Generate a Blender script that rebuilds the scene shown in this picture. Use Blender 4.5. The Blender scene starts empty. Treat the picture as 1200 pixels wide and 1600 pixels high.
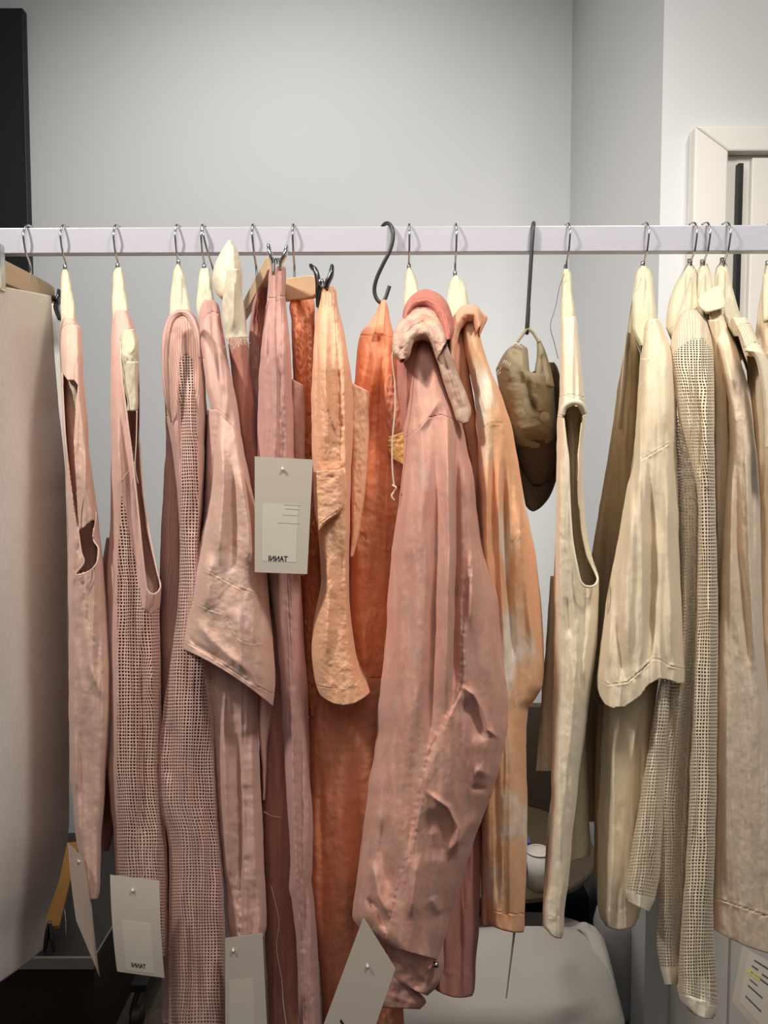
import bpy, math
import numpy as np
from mathutils import Vector

# ------------------------------------------------------------------ camera, world, lights
SC = bpy.context.scene
COL = SC.collection
F = 1155.0                      # focal length in pixels of the 1200x1600 frame
HC = 1.37                       # eye height
PITCH = math.radians(3.2)
cam = bpy.data.cameras.new('camera'); camo = bpy.data.objects.new('camera', cam); COL.objects.link(camo)
camo.location = (0, 0, HC); camo.rotation_euler = (math.pi/2 - PITCH, 0, 0)
cam.sensor_fit = 'VERTICAL'; cam.sensor_height = 36.0; cam.lens = F/1600*36.0; cam.clip_start = .02
SC.camera = camo
SC.view_settings.view_transform = 'Standard'; SC.view_settings.look = 'None'
SC.view_settings.exposure = 0.0; SC.view_settings.gamma = 1.0; SC.view_settings.use_curve_mapping = False
w = bpy.data.worlds.new('hall'); SC.world = w; w.use_nodes = True
w.node_tree.nodes['Background'].inputs[0].default_value = (1.0, .975, .95, 1)
w.node_tree.nodes['Background'].inputs[1].default_value = 0.115

def area(name, loc, target, size, power, col=(1, .95, .88)):
    l = bpy.data.lights.new(name, 'AREA'); l.shape = 'DISK'; l.size = size; l.energy = power; l.color = col
    o = bpy.data.objects.new(name, l); COL.objects.link(o); o.location = loc
    o.rotation_euler = (Vector(target)-Vector(loc)).to_track_quat('-Z', 'Y').to_euler()
    return o
def spot(name, loc, target, power, size, radius, col=(1, .95, .88), blend=1.0):
    l = bpy.data.lights.new(name, 'SPOT'); l.energy = power; l.spot_size = math.radians(size); l.spot_blend = blend; l.shadow_soft_size = radius; l.color = col
    o = bpy.data.objects.new(name, l); COL.objects.link(o); o.location = loc
    o.rotation_euler = (Vector(target)-Vector(loc)).to_track_quat('-Z', 'Y').to_euler()
    return o
spot('track_spot', (-1.10, .30, 2.62), (-.05, 1.2, 1.60), 122, 69, .09)
spot('track_spot', (.65, .18, 2.75), (.25, 1.2, 1.32), 84, 80, .14)
spot('wall_fill', (-.35, .75, 3.2), (-.25, 2.46, 1.62), 138, 90, .15, (1, .975, .95))  # added fill that lifts the back wall, no known fixture
spot('wall_fill', (.95, .15, 3.0), (1.0, 1.66, 1.80), 54, 72, .12)  # second added fill, brightens the right front wall
spot('table_fill', (.22, 1.72, 3.1), (.22, 1.80, .4), 85, 34, .08)  # extra lamp put in to brighten side table, cup and chair
area('overhead_fill', (0, -1.2, 2.9), (0, 1.6, 1.7), 1.6, 14)  # added broad fill from overhead for the ambient level

# ------------------------------------------------------------------ projection helpers
cp, sp = math.cos(PITCH), math.sin(PITCH)
def at(px, py, Y):
    """world point seen at a photo pixel, standing at distance Y from the camera plane"""
    a = (np.asarray(px, float)-600)/F; b = -(np.asarray(py, float)-800)/F
    dy = cp + b*sp; dz = -sp + b*cp
    t = np.asarray(Y, float)/dy
    return np.stack([a*t, np.broadcast_to(np.asarray(Y, float), t.shape) if np.ndim(t) else np.asarray(Y, float), HC + dz*t], -1)
def V(px, py, Y): return Vector(tuple(float(c) for c in at(px, py, Y)))

# ------------------------------------------------------------------ noise
def vnoise(x, y, seed=0):
    def h(i, j):
        n = (i.astype(np.int64)*374761393 + j.astype(np.int64)*668265263 + seed*974711) & 0x7fffffff
        n = ((n ^ (n >> 13))*1274126177) & 0x7fffffff
        return ((n ^ (n >> 16)) & 0xffff)/32767.5 - 1
    xi, yi = np.floor(x), np.floor(y); fx, fy = x-xi, y-yi
    sx, sy = fx*fx*fx*(fx*(fx*6-15)+10), fy*fy*fy*(fy*(fy*6-15)+10)
    a, b, c, d = h(xi, yi), h(xi+1, yi), h(xi, yi+1), h(xi+1, yi+1)
    return (a*(1-sx)+b*sx)*(1-sy) + (c*(1-sx)+d*sx)*sy
def fbm(x, y, seed=0, o=3):
    r = 0; a = 1
    for k in range(o): r = r + a*vnoise(x*2**k, y*2**k, seed+k*17); a *= .5
    return r
def pchip(xs, ys, x):
    xs = np.asarray(xs, float); ys = np.asarray(ys, float)
    if len(xs) == 1: return np.full_like(x, ys[0])
    h = np.diff(xs); d = np.diff(ys)/h
    m = np.zeros(len(xs)); m[0] = d[0]; m[-1] = d[-1]
    for i in range(1, len(xs)-1):
        if d[i-1]*d[i] > 0: m[i] = 2*d[i-1]*d[i]/(d[i-1]+d[i])
    x = np.clip(x, xs[0], xs[-1]); i = np.clip(np.searchsorted(xs, x)-1, 0, len(xs)-2)
    t = (x-xs[i])/h[i]
    return ys[i]*(1+2*t)*(1-t)**2 + h[i]*m[i]*t*(1-t)**2 + ys[i+1]*t*t*(3-2*t) + h[i]*m[i+1]*t*t*(t-1)
def polydist(px, py, pts):
    """distance, signed side and run along a polyline in pixels"""
    best = np.full(px.shape, 1e9); side = np.zeros(px.shape); run = np.zeros(px.shape); acc = 0
    for (x0, y0), (x1, y1) in zip(pts[:-1], pts[1:]):
        dx, dy = x1-x0, y1-y0; L = math.hypot(dx, dy)
        t = np.clip(((px-x0)*dx+(py-y0)*dy)/L**2, 0, 1)
        ex, ey = px-(x0+t*dx), py-(y0+t*dy); dd = np.hypot(ex, ey)
        s = np.sign(dx*ey-dy*ex); k = dd < best
        best = np.where(k, dd, best); side = np.where(k, s, side); run = np.where(k, acc+t*L, run); acc += L
    return best, side, run
def inpoly(x, y, poly):
    c = np.zeros(x.shape, bool); n = len(poly)
    for i in range(n):
        x0, y0 = poly[i]; x1, y1 = poly[i-1]
        k = ((y0 > y) != (y1 > y))
        with np.errstate(divide='ignore', invalid='ignore'):
            c ^= k & (x < (x1-x0)*(y-y0)/((y1-y0) if y1 != y0 else 1e-9)+x0)
    return c

# ------------------------------------------------------------------ materials
def srgb(r, g, b):
    f = lambda c: (c/12.92 if c <= .04045 else ((c+.055)/1.055)**2.4)
    return tuple(f(c/255) for c in (r, g, b))+(1,)
def _mat(name):
    m = bpy.data.materials.new(name); m.use_nodes = True; nt = m.node_tree
    return m, nt, nt.nodes['Principled BSDF'], nt.nodes['Material Output']
def _n(nt, t, **kw):
    n = nt.nodes.new(t)
    for k, v in kw.items(): setattr(n, k, v)
    return n
def plain(name, col, rough=.6, metal=0, spec=.4, bump=0, bscale=60, col2=None, nscale=8, stretch=(1, 1, 1)):
    m, nt, b, out = _mat(name)
    b.inputs['Base Color'].default_value = srgb(*col); b.inputs['Roughness'].default_value = rough
    b.inputs['Metallic'].default_value = metal; b.inputs['Specular IOR Level'].default_value = spec
    tc = _n(nt, 'ShaderNodeTexCoord'); mp = _n(nt, 'ShaderNodeMapping'); mp.inputs['Scale'].default_value = stretch
    nt.links.new(tc.outputs['Object'], mp.inputs[0])
    no = _n(nt, 'ShaderNodeTexNoise'); no.inputs['Scale'].default_value = nscale; no.inputs['Detail'].default_value = 6
    nt.links.new(mp.outputs[0], no.inputs['Vector'])
    mx = _n(nt, 'ShaderNodeMix', data_type='RGBA')
    mx.inputs[6].default_value = srgb(*col); mx.inputs[7].default_value = srgb(*(col2 or [c*.965 for c in col]))
    nt.links.new(no.outputs[0], mx.inputs[0]); nt.links.new(mx.outputs[2], b.inputs['Base Color'])
    if bump:
        n2 = _n(nt, 'ShaderNodeTexNoise'); n2.inputs['Scale'].default_value = bscale; n2.inputs['Detail'].default_value = 4
        nt.links.new(mp.outputs[0], n2.inputs['Vector'])
        bp = _n(nt, 'ShaderNodeBump'); bp.inputs['Strength'].default_value = bump; bp.inputs['Distance'].default_value = .004
        nt.links.new(n2.outputs[0], bp.inputs['Height']); nt.links.new(bp.outputs[0], b.inputs['Normal'])
    return m
def fabric(name, col, col2=None, rough=.85, spec=.15, ns=(18, 6), thr=(.35, .65), crinkle=.35, cs=(70, 40), weave=.25,
           trans=.10, hole=0, col3=None, sheen=.15, rib=0):
    """woven or knitted cloth; uv is in metres so the weave keeps its true size. hole = pitch of an open mesh knit"""
    m, nt, b, out = _mat(name)
    L = nt.links.new
    uv = _n(nt, 'ShaderNodeUVMap')
    def mapped(sx, sy):
        mp = _n(nt, 'ShaderNodeMapping'); mp.inputs['Scale'].default_value = (sx, sy, 1); L(uv.outputs[0], mp.inputs[0]); return mp
    def noise(sx, sy, det=4, dist=0):
        n = _n(nt, 'ShaderNodeTexNoise'); n.inputs['Scale'].default_value = 1; n.inputs['Detail'].default_value = det
        n.inputs['Distortion'].default_value = dist
        L(mapped(sx, sy).outputs[0], n.inputs['Vector']); return n
    no = noise(*ns, det=5, dist=.3)
    rp = _n(nt, 'ShaderNodeValToRGB'); e = rp.color_ramp.elements
    e[0].position, e[1].position = thr; e[0].color = srgb(*col); e[1].color = srgb(*(col2 or [c*.94 for c in col]))
    if col3:
        k = e.new((thr[0]+thr[1])/2); k.color = srgb(*col3)
    L(no.outputs[0], rp.inputs[0])
    sl = noise(520, 60, det=3, dist=.2); mr = _n(nt, 'ShaderNodeMapRange'); L(sl.outputs[0], mr.inputs[0])
    mr.inputs[1].default_value = .3; mr.inputs[2].default_value = .7; mr.inputs[3].default_value = .93; mr.inputs[4].default_value = 1.05
    vm = _n(nt, 'ShaderNodeVectorMath', operation='SCALE'); L(rp.outputs[0], vm.inputs[0]); L(mr.outputs[0], vm.inputs['Scale'])
    L(vm.outputs[0], b.inputs['Base Color'])
    b.inputs['Roughness'].default_value = rough; b.inputs['Specular IOR Level'].default_value = spec
    b.inputs['Sheen Weight'].default_value = sheen; b.inputs['Sheen Roughness'].default_value = .5
    n1 = noise(*cs, det=6, dist=.8); n2 = noise(900, 900, det=2)
    ad = _n(nt, 'ShaderNodeMath', operation='MULTIPLY_ADD'); L(n2.outputs[0], ad.inputs[0]); ad.inputs[1].default_value = weave*.25
    mu = _n(nt, 'ShaderNodeMath', operation='MULTIPLY'); L(n1.outputs[0], mu.inputs[0]); mu.inputs[1].default_value = crinkle*(.30 if rough > .65 else .55)
    L(mu.outputs[0], ad.inputs[2]); h = ad.outputs[0]
    mask = None
    if hole or rib:
        sep = _n(nt, 'ShaderNodeSeparateXYZ'); p = hole or rib
        dn = noise(25, 25, det=2); wob = _n(nt, 'ShaderNodeVectorMath', operation='MULTIPLY_ADD')
        L(dn.outputs[1], wob.inputs[0]); wob.inputs[1].default_value = (.7, .7, 0)
        L(mapped(1/p, 1/p).outputs[0], wob.inputs[2]); L(wob.outputs[0], sep.inputs[0])
        d = []
        for k in (0, 1):
            fr = _n(nt, 'ShaderNodeMath', operation='FRACT'); L(sep.outputs[k], fr.inputs[0])
            sb = _n(nt, 'ShaderNodeMath', operation='SUBTRACT'); L(fr.outputs[0], sb.inputs[0]); sb.inputs[1].default_value = .5
            ab = _n(nt, 'ShaderNodeMath', operation='ABSOLUTE'); L(sb.outputs[0], ab.inputs[0])
            pw = _n(nt, 'ShaderNodeMath', operation='POWER'); L(ab.outputs[0], pw.inputs[0]); pw.inputs[1].default_value = 3
            d.append(pw)
        if rib:
            hh = d[0].outputs[0]; ad3 = _n(nt, 'ShaderNodeMath', operation='MULTIPLY_ADD'); L(hh, ad3.inputs[0])
            ad3.inputs[1].default_value = -2.5; L(h, ad3.inputs[2]); h = ad3.outputs[0]
        else:
            ad2 = _n(nt, 'ShaderNodeMath', operation='ADD'); L(d[0].outputs[0], ad2.inputs[0]); L(d[1].outputs[0], ad2.inputs[1])
            lt = _n(nt, 'ShaderNodeMath', operation='LESS_THAN'); L(ad2.outputs[0], lt.inputs[0]); lt.inputs[1].default_value = .30**3
            mask = lt.outputs[0]
            ad3 = _n(nt, 'ShaderNodeMath', operation='MULTIPLY_ADD'); L(ad2.outputs[0], ad3.inputs[0])
            ad3.inputs[1].default_value = .5; L(h, ad3.inputs[2]); h = ad3.outputs[0]
    bp = _n(nt, 'ShaderNodeBump'); bp.inputs['Strength'].default_value = .8; bp.inputs['Distance'].default_value = .004
    L(h, bp.inputs['Height']); L(bp.outputs[0], b.inputs['Normal'])
    tr = _n(nt, 'ShaderNodeBsdfTranslucent'); L(rp.outputs[0], tr.inputs[0])
    ms = _n(nt, 'ShaderNodeMixShader'); ms.inputs[0].default_value = trans; L(b.outputs[0], ms.inputs[1]); L(tr.outputs[0], ms.inputs[2])
    last = ms
    if mask is not None:
        tp = _n(nt, 'ShaderNodeBsdfTransparent'); m2 = _n(nt, 'ShaderNodeMixShader')
        L(mask, m2.inputs[0]); L(ms.outputs[0], m2.inputs[1]); L(tp.outputs[0], m2.inputs[2]); last = m2
    L(last.outputs[0], out.inputs[0])
    return m

M = {}
M['wall'] = plain('wall_paint', (210, 211, 211), .7, bump=.04, bscale=90, col2=(207, 208, 208), nscale=2)
M['trimw'] = plain('door_paint', (226, 222, 214), .35, bump=.03, bscale=40)
M['rail'] = plain('white_lacquer', (178, 176, 185), .26, spec=.5, bump=.05, bscale=120)
M['carpet'] = plain('carpet', (52, 45, 42), .95, bump=1, bscale=260, col2=(122, 110, 100), nscale=160, spec=.05)
M['black'] = plain('black_board', (38, 39, 41), .5, spec=.3)
M['slot'] = plain('black_slot', (26, 25, 26), .4)
M['chrome'] = plain('chrome', (205, 206, 208), .16, metal=1)
M['dchrome'] = plain('dark_chrome', (95, 98, 100), .25, metal=1)
M['blackmetal'] = plain('black_metal', (52, 51, 50), .42, spec=.5, bump=.05)
M['wood'] = plain('pale_wood', (206, 176, 142), .5, col2=(190, 158, 122), nscale=14, stretch=(1, .2, 6))
M['honey'] = plain('honey_wood', (178, 128, 60), .45, col2=(150, 100, 44), nscale=12, stretch=(5, 1, .4))
M['darkwood'] = plain('dark_table_wood', (92, 78, 58), .4, col2=(74, 62, 46), nscale=10, stretch=(.5, 5, 1))
M['brownboard'] = plain('brown_board', (84, 70, 56), .6, col2=(76, 62, 50), nscale=5)
M['paper'] = plain('tag_paper', (192, 180, 166), .75, bump=.02, bscale=200)
M['sticker'] = plain('sticker_paper', (204, 195, 180), .6)
M['ink'] = plain('black_ink', (24, 23, 24), .6)
M['greyink'] = plain('grey_ink', (96, 90, 88), .6)
M['paleink'] = plain('faded_ink', (196, 190, 174), .6)
M['yellowink'] = plain('yellow_marker', (214, 206, 128), .6)
M['pin'] = plain('clear_plastic', (226, 222, 214), .15, spec=.8)
M['cup'] = plain('cup_paper', (232, 226, 216), .5)
M['purple'] = plain('purple_card', (92, 78, 140), .5)
M['chair'] = plain('white_leatherette', (206, 200, 190), .5, col2=(200, 194, 184), nscale=3, bump=.03)
M['greyseat'] = plain('grey_felt', (158, 157, 158), .8)
M['platform'] = plain('dark_laminate', (44, 36, 34), .35)
M['edging'] = plain('aluminium_edge', (150, 146, 134), .4, metal=.3)
M['rubber'] = plain('black_rubber', (30, 28, 27), .5)
M['thread'] = fabric('thread', (226, 206, 186), trans=.05)
M['cream_cover'] = fabric('cream_cotton', (212, 203, 174), (205, 195, 166), crinkle=.5, cs=(60, 40))
M['muslin'] = fabric('cream_muslin', (228, 216, 190), (220, 206, 180), crinkle=.5, cs=(50, 60))
M['skirt'] = fabric('ivory_satin', (226, 221, 214), (222, 217, 210), rough=.6, crinkle=.03, weave=.05, spec=.3, trans=.04)
M['p_pale'] = fabric('pale_pink_jersey', (224, 186, 168), (218, 178, 160), crinkle=.25)
M['p_mesh'] = fabric('pink_mesh_knit', (232, 192, 176), (226, 184, 168), hole=.0045, crinkle=.1)
M['p_knit'] = fabric('pink_fine_knit', (212, 168, 154), (204, 160, 146), rib=.004, crinkle=.1)
M['p_mesh2'] = fabric('rose_mesh_knit', (228, 190, 176), (222, 182, 168), hole=.0045, crinkle=.1)
M['p_satin'] = fabric('pale_pink_satin', (236, 200, 182), (228, 190, 176), rough=.55, spec=.3, crinkle=.45, cs=(40, 26), ns=(24, 16), col3=(228, 186, 166), trans=.14)
M['p_tee'] = fabric('pink_jersey', (220, 178, 164), (214, 172, 158), crinkle=.2)
M['mauve'] = fabric('mauve_cotton', (208, 161, 150), (200, 153, 144), crinkle=.5, cs=(120, 40))
M['mauve2'] = fabric('dusty_mauve_twill', (188, 130, 114), (178, 122, 108), crinkle=.4)
M['peach'] = fabric('peach_nylon', (246, 192, 154), (242, 182, 140), rough=.5, spec=.4, crinkle=.9, cs=(60, 45), trans=.14)
M['orange'] = fabric('orange_nylon', (252, 172, 126), (250, 156, 106), rough=.40, spec=.5, crinkle=1.0, cs=(60, 40), trans=.28)
M['orange2'] = fabric('orange_cotton', (240, 164, 128), (234, 150, 112), rough=.7, crinkle=.4, trans=.16)
M['rose'] = fabric('washed_rose_cotton', (224, 174, 155), (208, 164, 150), ns=(48, 14), thr=(.35, .65), col3=(218, 160, 141), crinkle=.45, cs=(110, 45), rough=.75, spec=.25)
M['rose2'] = fabric('rose_twill', (206, 128, 112), (198, 120, 106), crinkle=.5, rib=.006)
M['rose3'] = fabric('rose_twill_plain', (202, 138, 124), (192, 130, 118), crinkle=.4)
M['hood'] = fabric('patterned_lining', (226, 196, 168), (200, 150, 132), ns=(70, 50), crinkle=.9, rough=.55, spec=.4)
M['hood2'] = fabric('patterned_lining_shiny', (206, 172, 150), (184, 144, 126), ns=(70, 50), crinkle=.5, rough=.6, spec=.3)
M['tiedye'] = fabric('peach_tie_dye', (240, 180, 136), (246, 232, 216), ns=(10, 6), thr=(.47, .63), col3=(238, 196, 160), crinkle=.35, cs=(60, 90))
M['peach2'] = fabric('peach_cotton', (232, 172, 138), (224, 164, 134), crinkle=.3)
M['gold'] = fabric('gold_satin', (240, 196, 120), (226, 170, 100), rough=.4, spec=.5, crinkle=.8)
M['c_tank'] = fabric('cream_jersey', (240, 225, 199), (234, 218, 190), crinkle=.4, cs=(50, 50))
M['c_tee'] = fabric('natural_jersey', (235, 217, 188), (229, 211, 182), crinkle=.3, cs=(40, 40))
M['c_shaded'] = fabric('natural_jersey_shaded', (216, 192, 158), (210, 186, 152), crinkle=.2)  # natural jersey darkened, shade at the back put into the colour
M['c_mesh'] = fabric('natural_mesh_knit', (238, 222, 196), (232, 216, 190), hole=.0046, crinkle=.1)
M['c_knit'] = fabric('natural_fine_knit', (235, 214, 186), (230, 208, 180), rib=.0042, crinkle=.1)
M['c_shirt'] = fabric('cream_shirting', (238, 217, 192), (232, 210, 184), crinkle=.5, cs=(60, 60), ns=(40, 4), rough=.6, spec=.3)
M['c_rim'] = fabric('cream_rib', (244, 234, 208), crinkle=.1)
M['p_rim'] = fabric('pink_binding', (240, 206, 186), crinkle=.1)
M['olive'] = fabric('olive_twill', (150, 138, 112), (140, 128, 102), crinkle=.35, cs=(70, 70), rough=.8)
M['oliveshade'] = fabric('shaded_olive_twill', (86, 72, 56), (78, 65, 50), crinkle=.1, rough=.8, trans=.02)  # olive twill with the shadow on brim and crown interior in its colour
M['white_st'] = fabric('white_embroidery', (236, 232, 220), crinkle=.1)

# ------------------------------------------------------------------ object helpers
def mesh_obj(name, verts, faces, mat, parent=None, uv=None, smooth=True, solid=0):
    me = bpy.data.meshes.new(name)
    v = np.asarray(verts, float)
    if parent is not None: v = v - np.array(root_loc[parent.name])
    me.from_pydata(v.tolist(), [], faces if isinstance(faces, list) else faces.tolist())
    if uv is not None:
        ul = me.uv_layers.new(name='UVMap')
        idx = np.zeros(len(me.loops), np.int32); me.loops.foreach_get('vertex_index', idx)
        ul.data.foreach_set('uv', np.asarray(uv, np.float32)[idx].ravel())
    me.materials.append(mat)
    if smooth: me.polygons.foreach_set('use_smooth', [True]*len(me.polygons))
    me.update()
    o = bpy.data.objects.new(name, me); COL.objects.link(o)
    if parent is not None: o.parent = parent; root_loc[o.name] = root_loc[parent.name]
    if solid:
        s = o.modifiers.new('thickness', 'SOLIDIFY'); s.thickness = solid; s.offset = -1
    return o
root_loc = {}
def thing(name, label, cat, loc, group=None):
    o = bpy.data.objects.new(name, None); COL.objects.link(o); o.empty_display_size = .03
    o.location = loc; root_loc[o.name] = tuple(loc)
    o['label'] = label; o['category'] = cat
    if group: o['group'] = group
    return o
def tagp(o, label, cat, group=None):
    o['label'] = label; o['category'] = cat
    if group: o['group'] = group
    return o
def struct(o): o['kind'] = 'structure'; return o

def box(name, lo, hi, mat, parent=None, bevel=.002):
    x0, y0, z0 = lo; x1, y1, z1 = hi
    v = [(x0,y0,z0),(x1,y0,z0),(x1,y1,z0),(x0,y1,z0),(x0,y0,z1),(x1,y0,z1),(x1,y1,z1),(x0,y1,z1)]
    f = [(0,3,2,1),(4,5,6,7),(0,1,5,4),(1,2,6,5),(2,3,7,6),(3,0,4,7)]
    o = mesh_obj(name, v, f, mat, parent, smooth=False)
    if bevel:
        b = o.modifiers.new('bevel', 'BEVEL'); b.width = bevel; b.segments = 2
    return o
def smoothpath(pts, n):
    pts = np.asarray(pts, float); d = np.r_[0, np.cumsum(np.linalg.norm(np.diff(pts, axis=0), axis=1))]
    t = np.linspace(0, d[-1], n)
    # Catmull-Rom
    P = np.vstack([2*pts[0]-pts[1], pts, 2*pts[-1]-pts[-2]])
    i = np.clip(np.searchsorted(d, t, side='right')-1, 0, len(pts)-2); u = ((t-d[i])/(d[i+1]-d[i]))[:, None]
    p0, p1, p2, p3 = P[i], P[i+1], P[i+2], P[i+3]
    return .5*((2*p1)+(-p0+p2)*u+(2*p0-5*p1+4*p2-p3)*u**2+(-p0+3*p1-3*p2+p3)*u**3)
def tube_geo(pts, r, n=60, m=12, flat=1.0, fdir=None, wr=0, seed=1):
    """flat scales the section along fdir (world axis vector)"""
    P = smoothpath(pts, n); T = np.gradient(P, axis=0); T /= np.linalg.norm(T, axis=1)[:, None]
    rr = np.interp(np.linspace(0, 1, n), np.linspace(0, 1, len(np.atleast_1d(r))), np.atleast_1d(r))
    up = np.array(fdir if fdir is not None else (0, 1, 0), float)
    A = np.cross(T, up); 
    for i in range(n):
        if np.linalg.norm(A[i]) < 1e-3: A[i] = A[i-1] if i else np.cross(T[i], (1, 0, .1))
    A /= np.linalg.norm(A, axis=1)[:, None]; B = np.cross(A, T)
    th = np.linspace(0, 2*np.pi, m, endpoint=False)
    vv = P[:, None, :] + rr[:, None, None]*(np.cos(th)[None, :, None]*A[:, None, :] + flat*np.sin(th)[None, :, None]*B[:, None, :])
    L = np.r_[0, np.cumsum(np.linalg.norm(np.diff(P, axis=0), axis=1))]
    if wr:
        q = fbm(L[:, None]*60+np.zeros(m)[None], np.zeros(n)[:, None]+np.sin(th)[None]*2.2, seed)
        c = vv-P[:, None, :]; vv = P[:, None, :]+c*(1+wr*q[..., None])
    verts = vv.reshape(-1, 3); faces = []
    for i in range(n-1):
        for j in range(m):
            k = (j+1) % m; faces.append((i*m+j, i*m+k, (i+1)*m+k, (i+1)*m+j))
    faces.append(tuple(range(m-1, -1, -1))); faces.append(tuple(range((n-1)*m, n*m)))
    uv = np.stack([np.broadcast_to((th*rr.mean())[None], (n, m)), np.broadcast_to(L[:, None], (n, m))], -1).reshape(-1, 2)
    return verts, faces, uv
def tube(name, pts, r, mat, parent=None, **kw):
    v, f, uv = tube_geo(pts, r, **kw); return mesh_obj(name, v, f, mat, parent, uv=uv)
def join_geo(geos):
    V_, F_, U_ = [], [], []; o = 0
    for v, f, u in geos:
        V_.append(v); U_.append(u); F_ += [tuple(i+o for i in t) for t in f]; o += len(v)
    return np.vstack(V_), F_, np.vstack(U_)
def ptube(name, ppts, r, mat, parent=None, **kw):
    """ppts = (px, py, Y) points"""
    return tube(name, [at(*p) for p in ppts], r, mat, parent, **kw)

RAILY = 1.20
DP = [(410, 1.19), (440, 1.16), (500, 1.085), (560, 1.035), (640, 1.005), (760, .99), (1700, .985)]

def sheet(name, mat, parent, rows, Y=DP, off=0., bulge=.02, bpow=4.5, tilt=0., back=None, wb=.45, folds=(), seams=(), steps=(),
          wr=(), roll=None, backcut=None, holes=(), parts=(), nu=64, nv=0, solid=.0012, jit=.8, seed=1, hang=0.0):
    """cloth: outline rows (xl, yl, xr, yr, sag) traced from the photograph, given depth, folds and a back"""
    R = []
    for r in rows:
        if len(r) == 3: r = (r[1], r[0], r[2], r[0], 0)
        elif len(r) == 4: r = tuple(r)+(0,)
        R.append(r)
    R = np.array(R, float); mid = (R[:, 1]+R[:, 3])/2
    t = np.r_[0, np.cumsum(np.maximum(np.hypot(np.diff((R[:, 0]+R[:, 2])/2), np.diff(mid)), 1))]
    if not nv: nv = int(min(420, max(24, t[-1]/2.6)))
    v = np.linspace(0, t[-1], nv)
    xl, yl, xr, yr, sg = [pchip(t, R[:, k], v) for k in range(5)]
    u = (1-np.cos(np.linspace(0, np.pi, nu)))/2*.35+np.linspace(0, 1, nu)*.65
    U, _ = np.meshgrid(u, v)
    ej = jit*fbm(v/34., v*0+seed*3.1, seed, 2); ej2 = jit*fbm(v/34., v*0+seed*5.7+9, seed+5, 2)
    px = (xl+ej)[:, None]*(1-U)+(xr+ej2)[:, None]*U; py = yl[:, None]*(1-U)+yr[:, None]*U+sg[:, None]*4*U*(1-U)
    if isinstance(Y, (int, float)): D = np.full(px.shape, float(Y))
    else:
        ys, ds = zip(*Y); D = pchip(ys, ds, py.ravel()).reshape(py.shape)
    D = D+off
    D0 = D.copy()
    D = D + bulge*np.abs(2*U-1)**bpow + tilt*(U-.5)
    if roll: D = D + np.interp(U, [a for a, b in roll], [b for a, b in roll])
    d = np.zeros(px.shape)
    for pts, wd, amp in folds:
        ds_, sd, rn = polydist(px, py, pts); ln = sum(math.hypot(b[0]-a[0], b[1]-a[1]) for a, b in zip(pts[:-1], pts[1:]))
        q = np.clip(np.minimum(rn, ln-rn)/(.28*ln), 0, 1); q = q*q*(3-2*q)
        d += amp*q*np.exp(-np.abs(ds_/wd)**1.6)
    for pts, wd, amp in steps:
        ds_, sd, rn = polydist(px, py, pts); ln = sum(math.hypot(b[0]-a[0], b[1]-a[1]) for a, b in zip(pts[:-1], pts[1:]))
        fade = np.clip(rn/30, 0, 1)*np.clip((ln-rn)/30, 0, 1)
        d += amp*.5*(1+np.tanh(ds_*sd/wd))*fade*np.exp(-(ds_/(wd*14))**2)
    for pts, wd, amp in seams:
        ds_, sd, rn = polydist(px, py, pts)
        pk = .6+.4*vnoise(rn/5., rn*0, seed+3)
        d += -amp*.55*np.exp(-(ds_/(wd*.6))**2)+amp*.7*pk*(np.exp(-((ds_-wd*1.3)/(wd*.8))**2)) + amp*.8*vnoise(rn/6., sd, seed)*np.exp(-(ds_/(wd*3.5))**2)
    for sx, sy, amp, kind in wr:
        q = fbm((px-600)/sx, py/sy, seed+int(sx*7), 3)
        if kind == 'r': q = (1-np.abs(q)*1.6)
        d += amp*q
    fadee = np.clip(np.minimum(U, 1-U)*8, .15, 1)
    D = D - d*fadee
    P = at(px, py, D)
    n1 = nu
    if back is not None:
        nb = 14; s = np.linspace(0, 1, nb+2)[1:-1]
        Re, Le = P[:, -1], P[:, 0]
        ce = .5*(Re+Le)
        Yfr = .5*(D0[:, 0]+D0[:, -1])
        if back == 'mirror': Yb = np.maximum(2*RAILY-Yfr, D[:, -1]+.02)
        else: Yb = np.maximum(D[:, -1], D[:, 0])+back
        S = np.sin(np.pi*s)**.55; c = (1-np.cos(np.pi*s))/2
        ax = (Re[:, 0]/Re[:, 1])[:, None]*(1-c)+(Le[:, 0]/Le[:, 1])[:, None]*c
        am = .5*(Re[:, 0]/Re[:, 1]+Le[:, 0]/Le[:, 1])[:, None]
        ax = am+(ax-am)*(1-(1-wb)*S)
        Ye = Re[:, 1][:, None]*(1-c)+Le[:, 1][:, None]*c
        YY = Ye+(Yb[:, None]-Ye)*S
        ZZ = Re[:, 2][:, None]*(1-c)+Le[:, 2][:, None]*c
        Bk = np.stack([ax*YY, YY, ZZ], -1)
        P = np.concatenate([P, Bk], 1)
        px = np.concatenate([px, np.full((nv, nb), -1e4)], 1); py = np.concatenate([py, np.repeat(py[:, :1], nb, 1)], 1)
    cols = P.shape[1]
    du = np.r_[np.zeros((1,)), np.zeros(cols-1)]
    seg = np.linalg.norm(np.diff(P, axis=1), axis=2); cu = np.concatenate([np.zeros((nv, 1)), np.cumsum(seg, 1)], 1)
    cu -= cu[:, n1//2][:, None]
    cv = np.r_[0, np.cumsum(np.linalg.norm(np.diff(P[:, n1//2], axis=0), axis=1))]
    uv = np.stack([cu+seed*.37, np.broadcast_to(cv[:, None], cu.shape)+seed*.21], -1).reshape(-1, 2)
    ii = np.arange(nv*cols).reshape(nv, cols)
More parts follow.
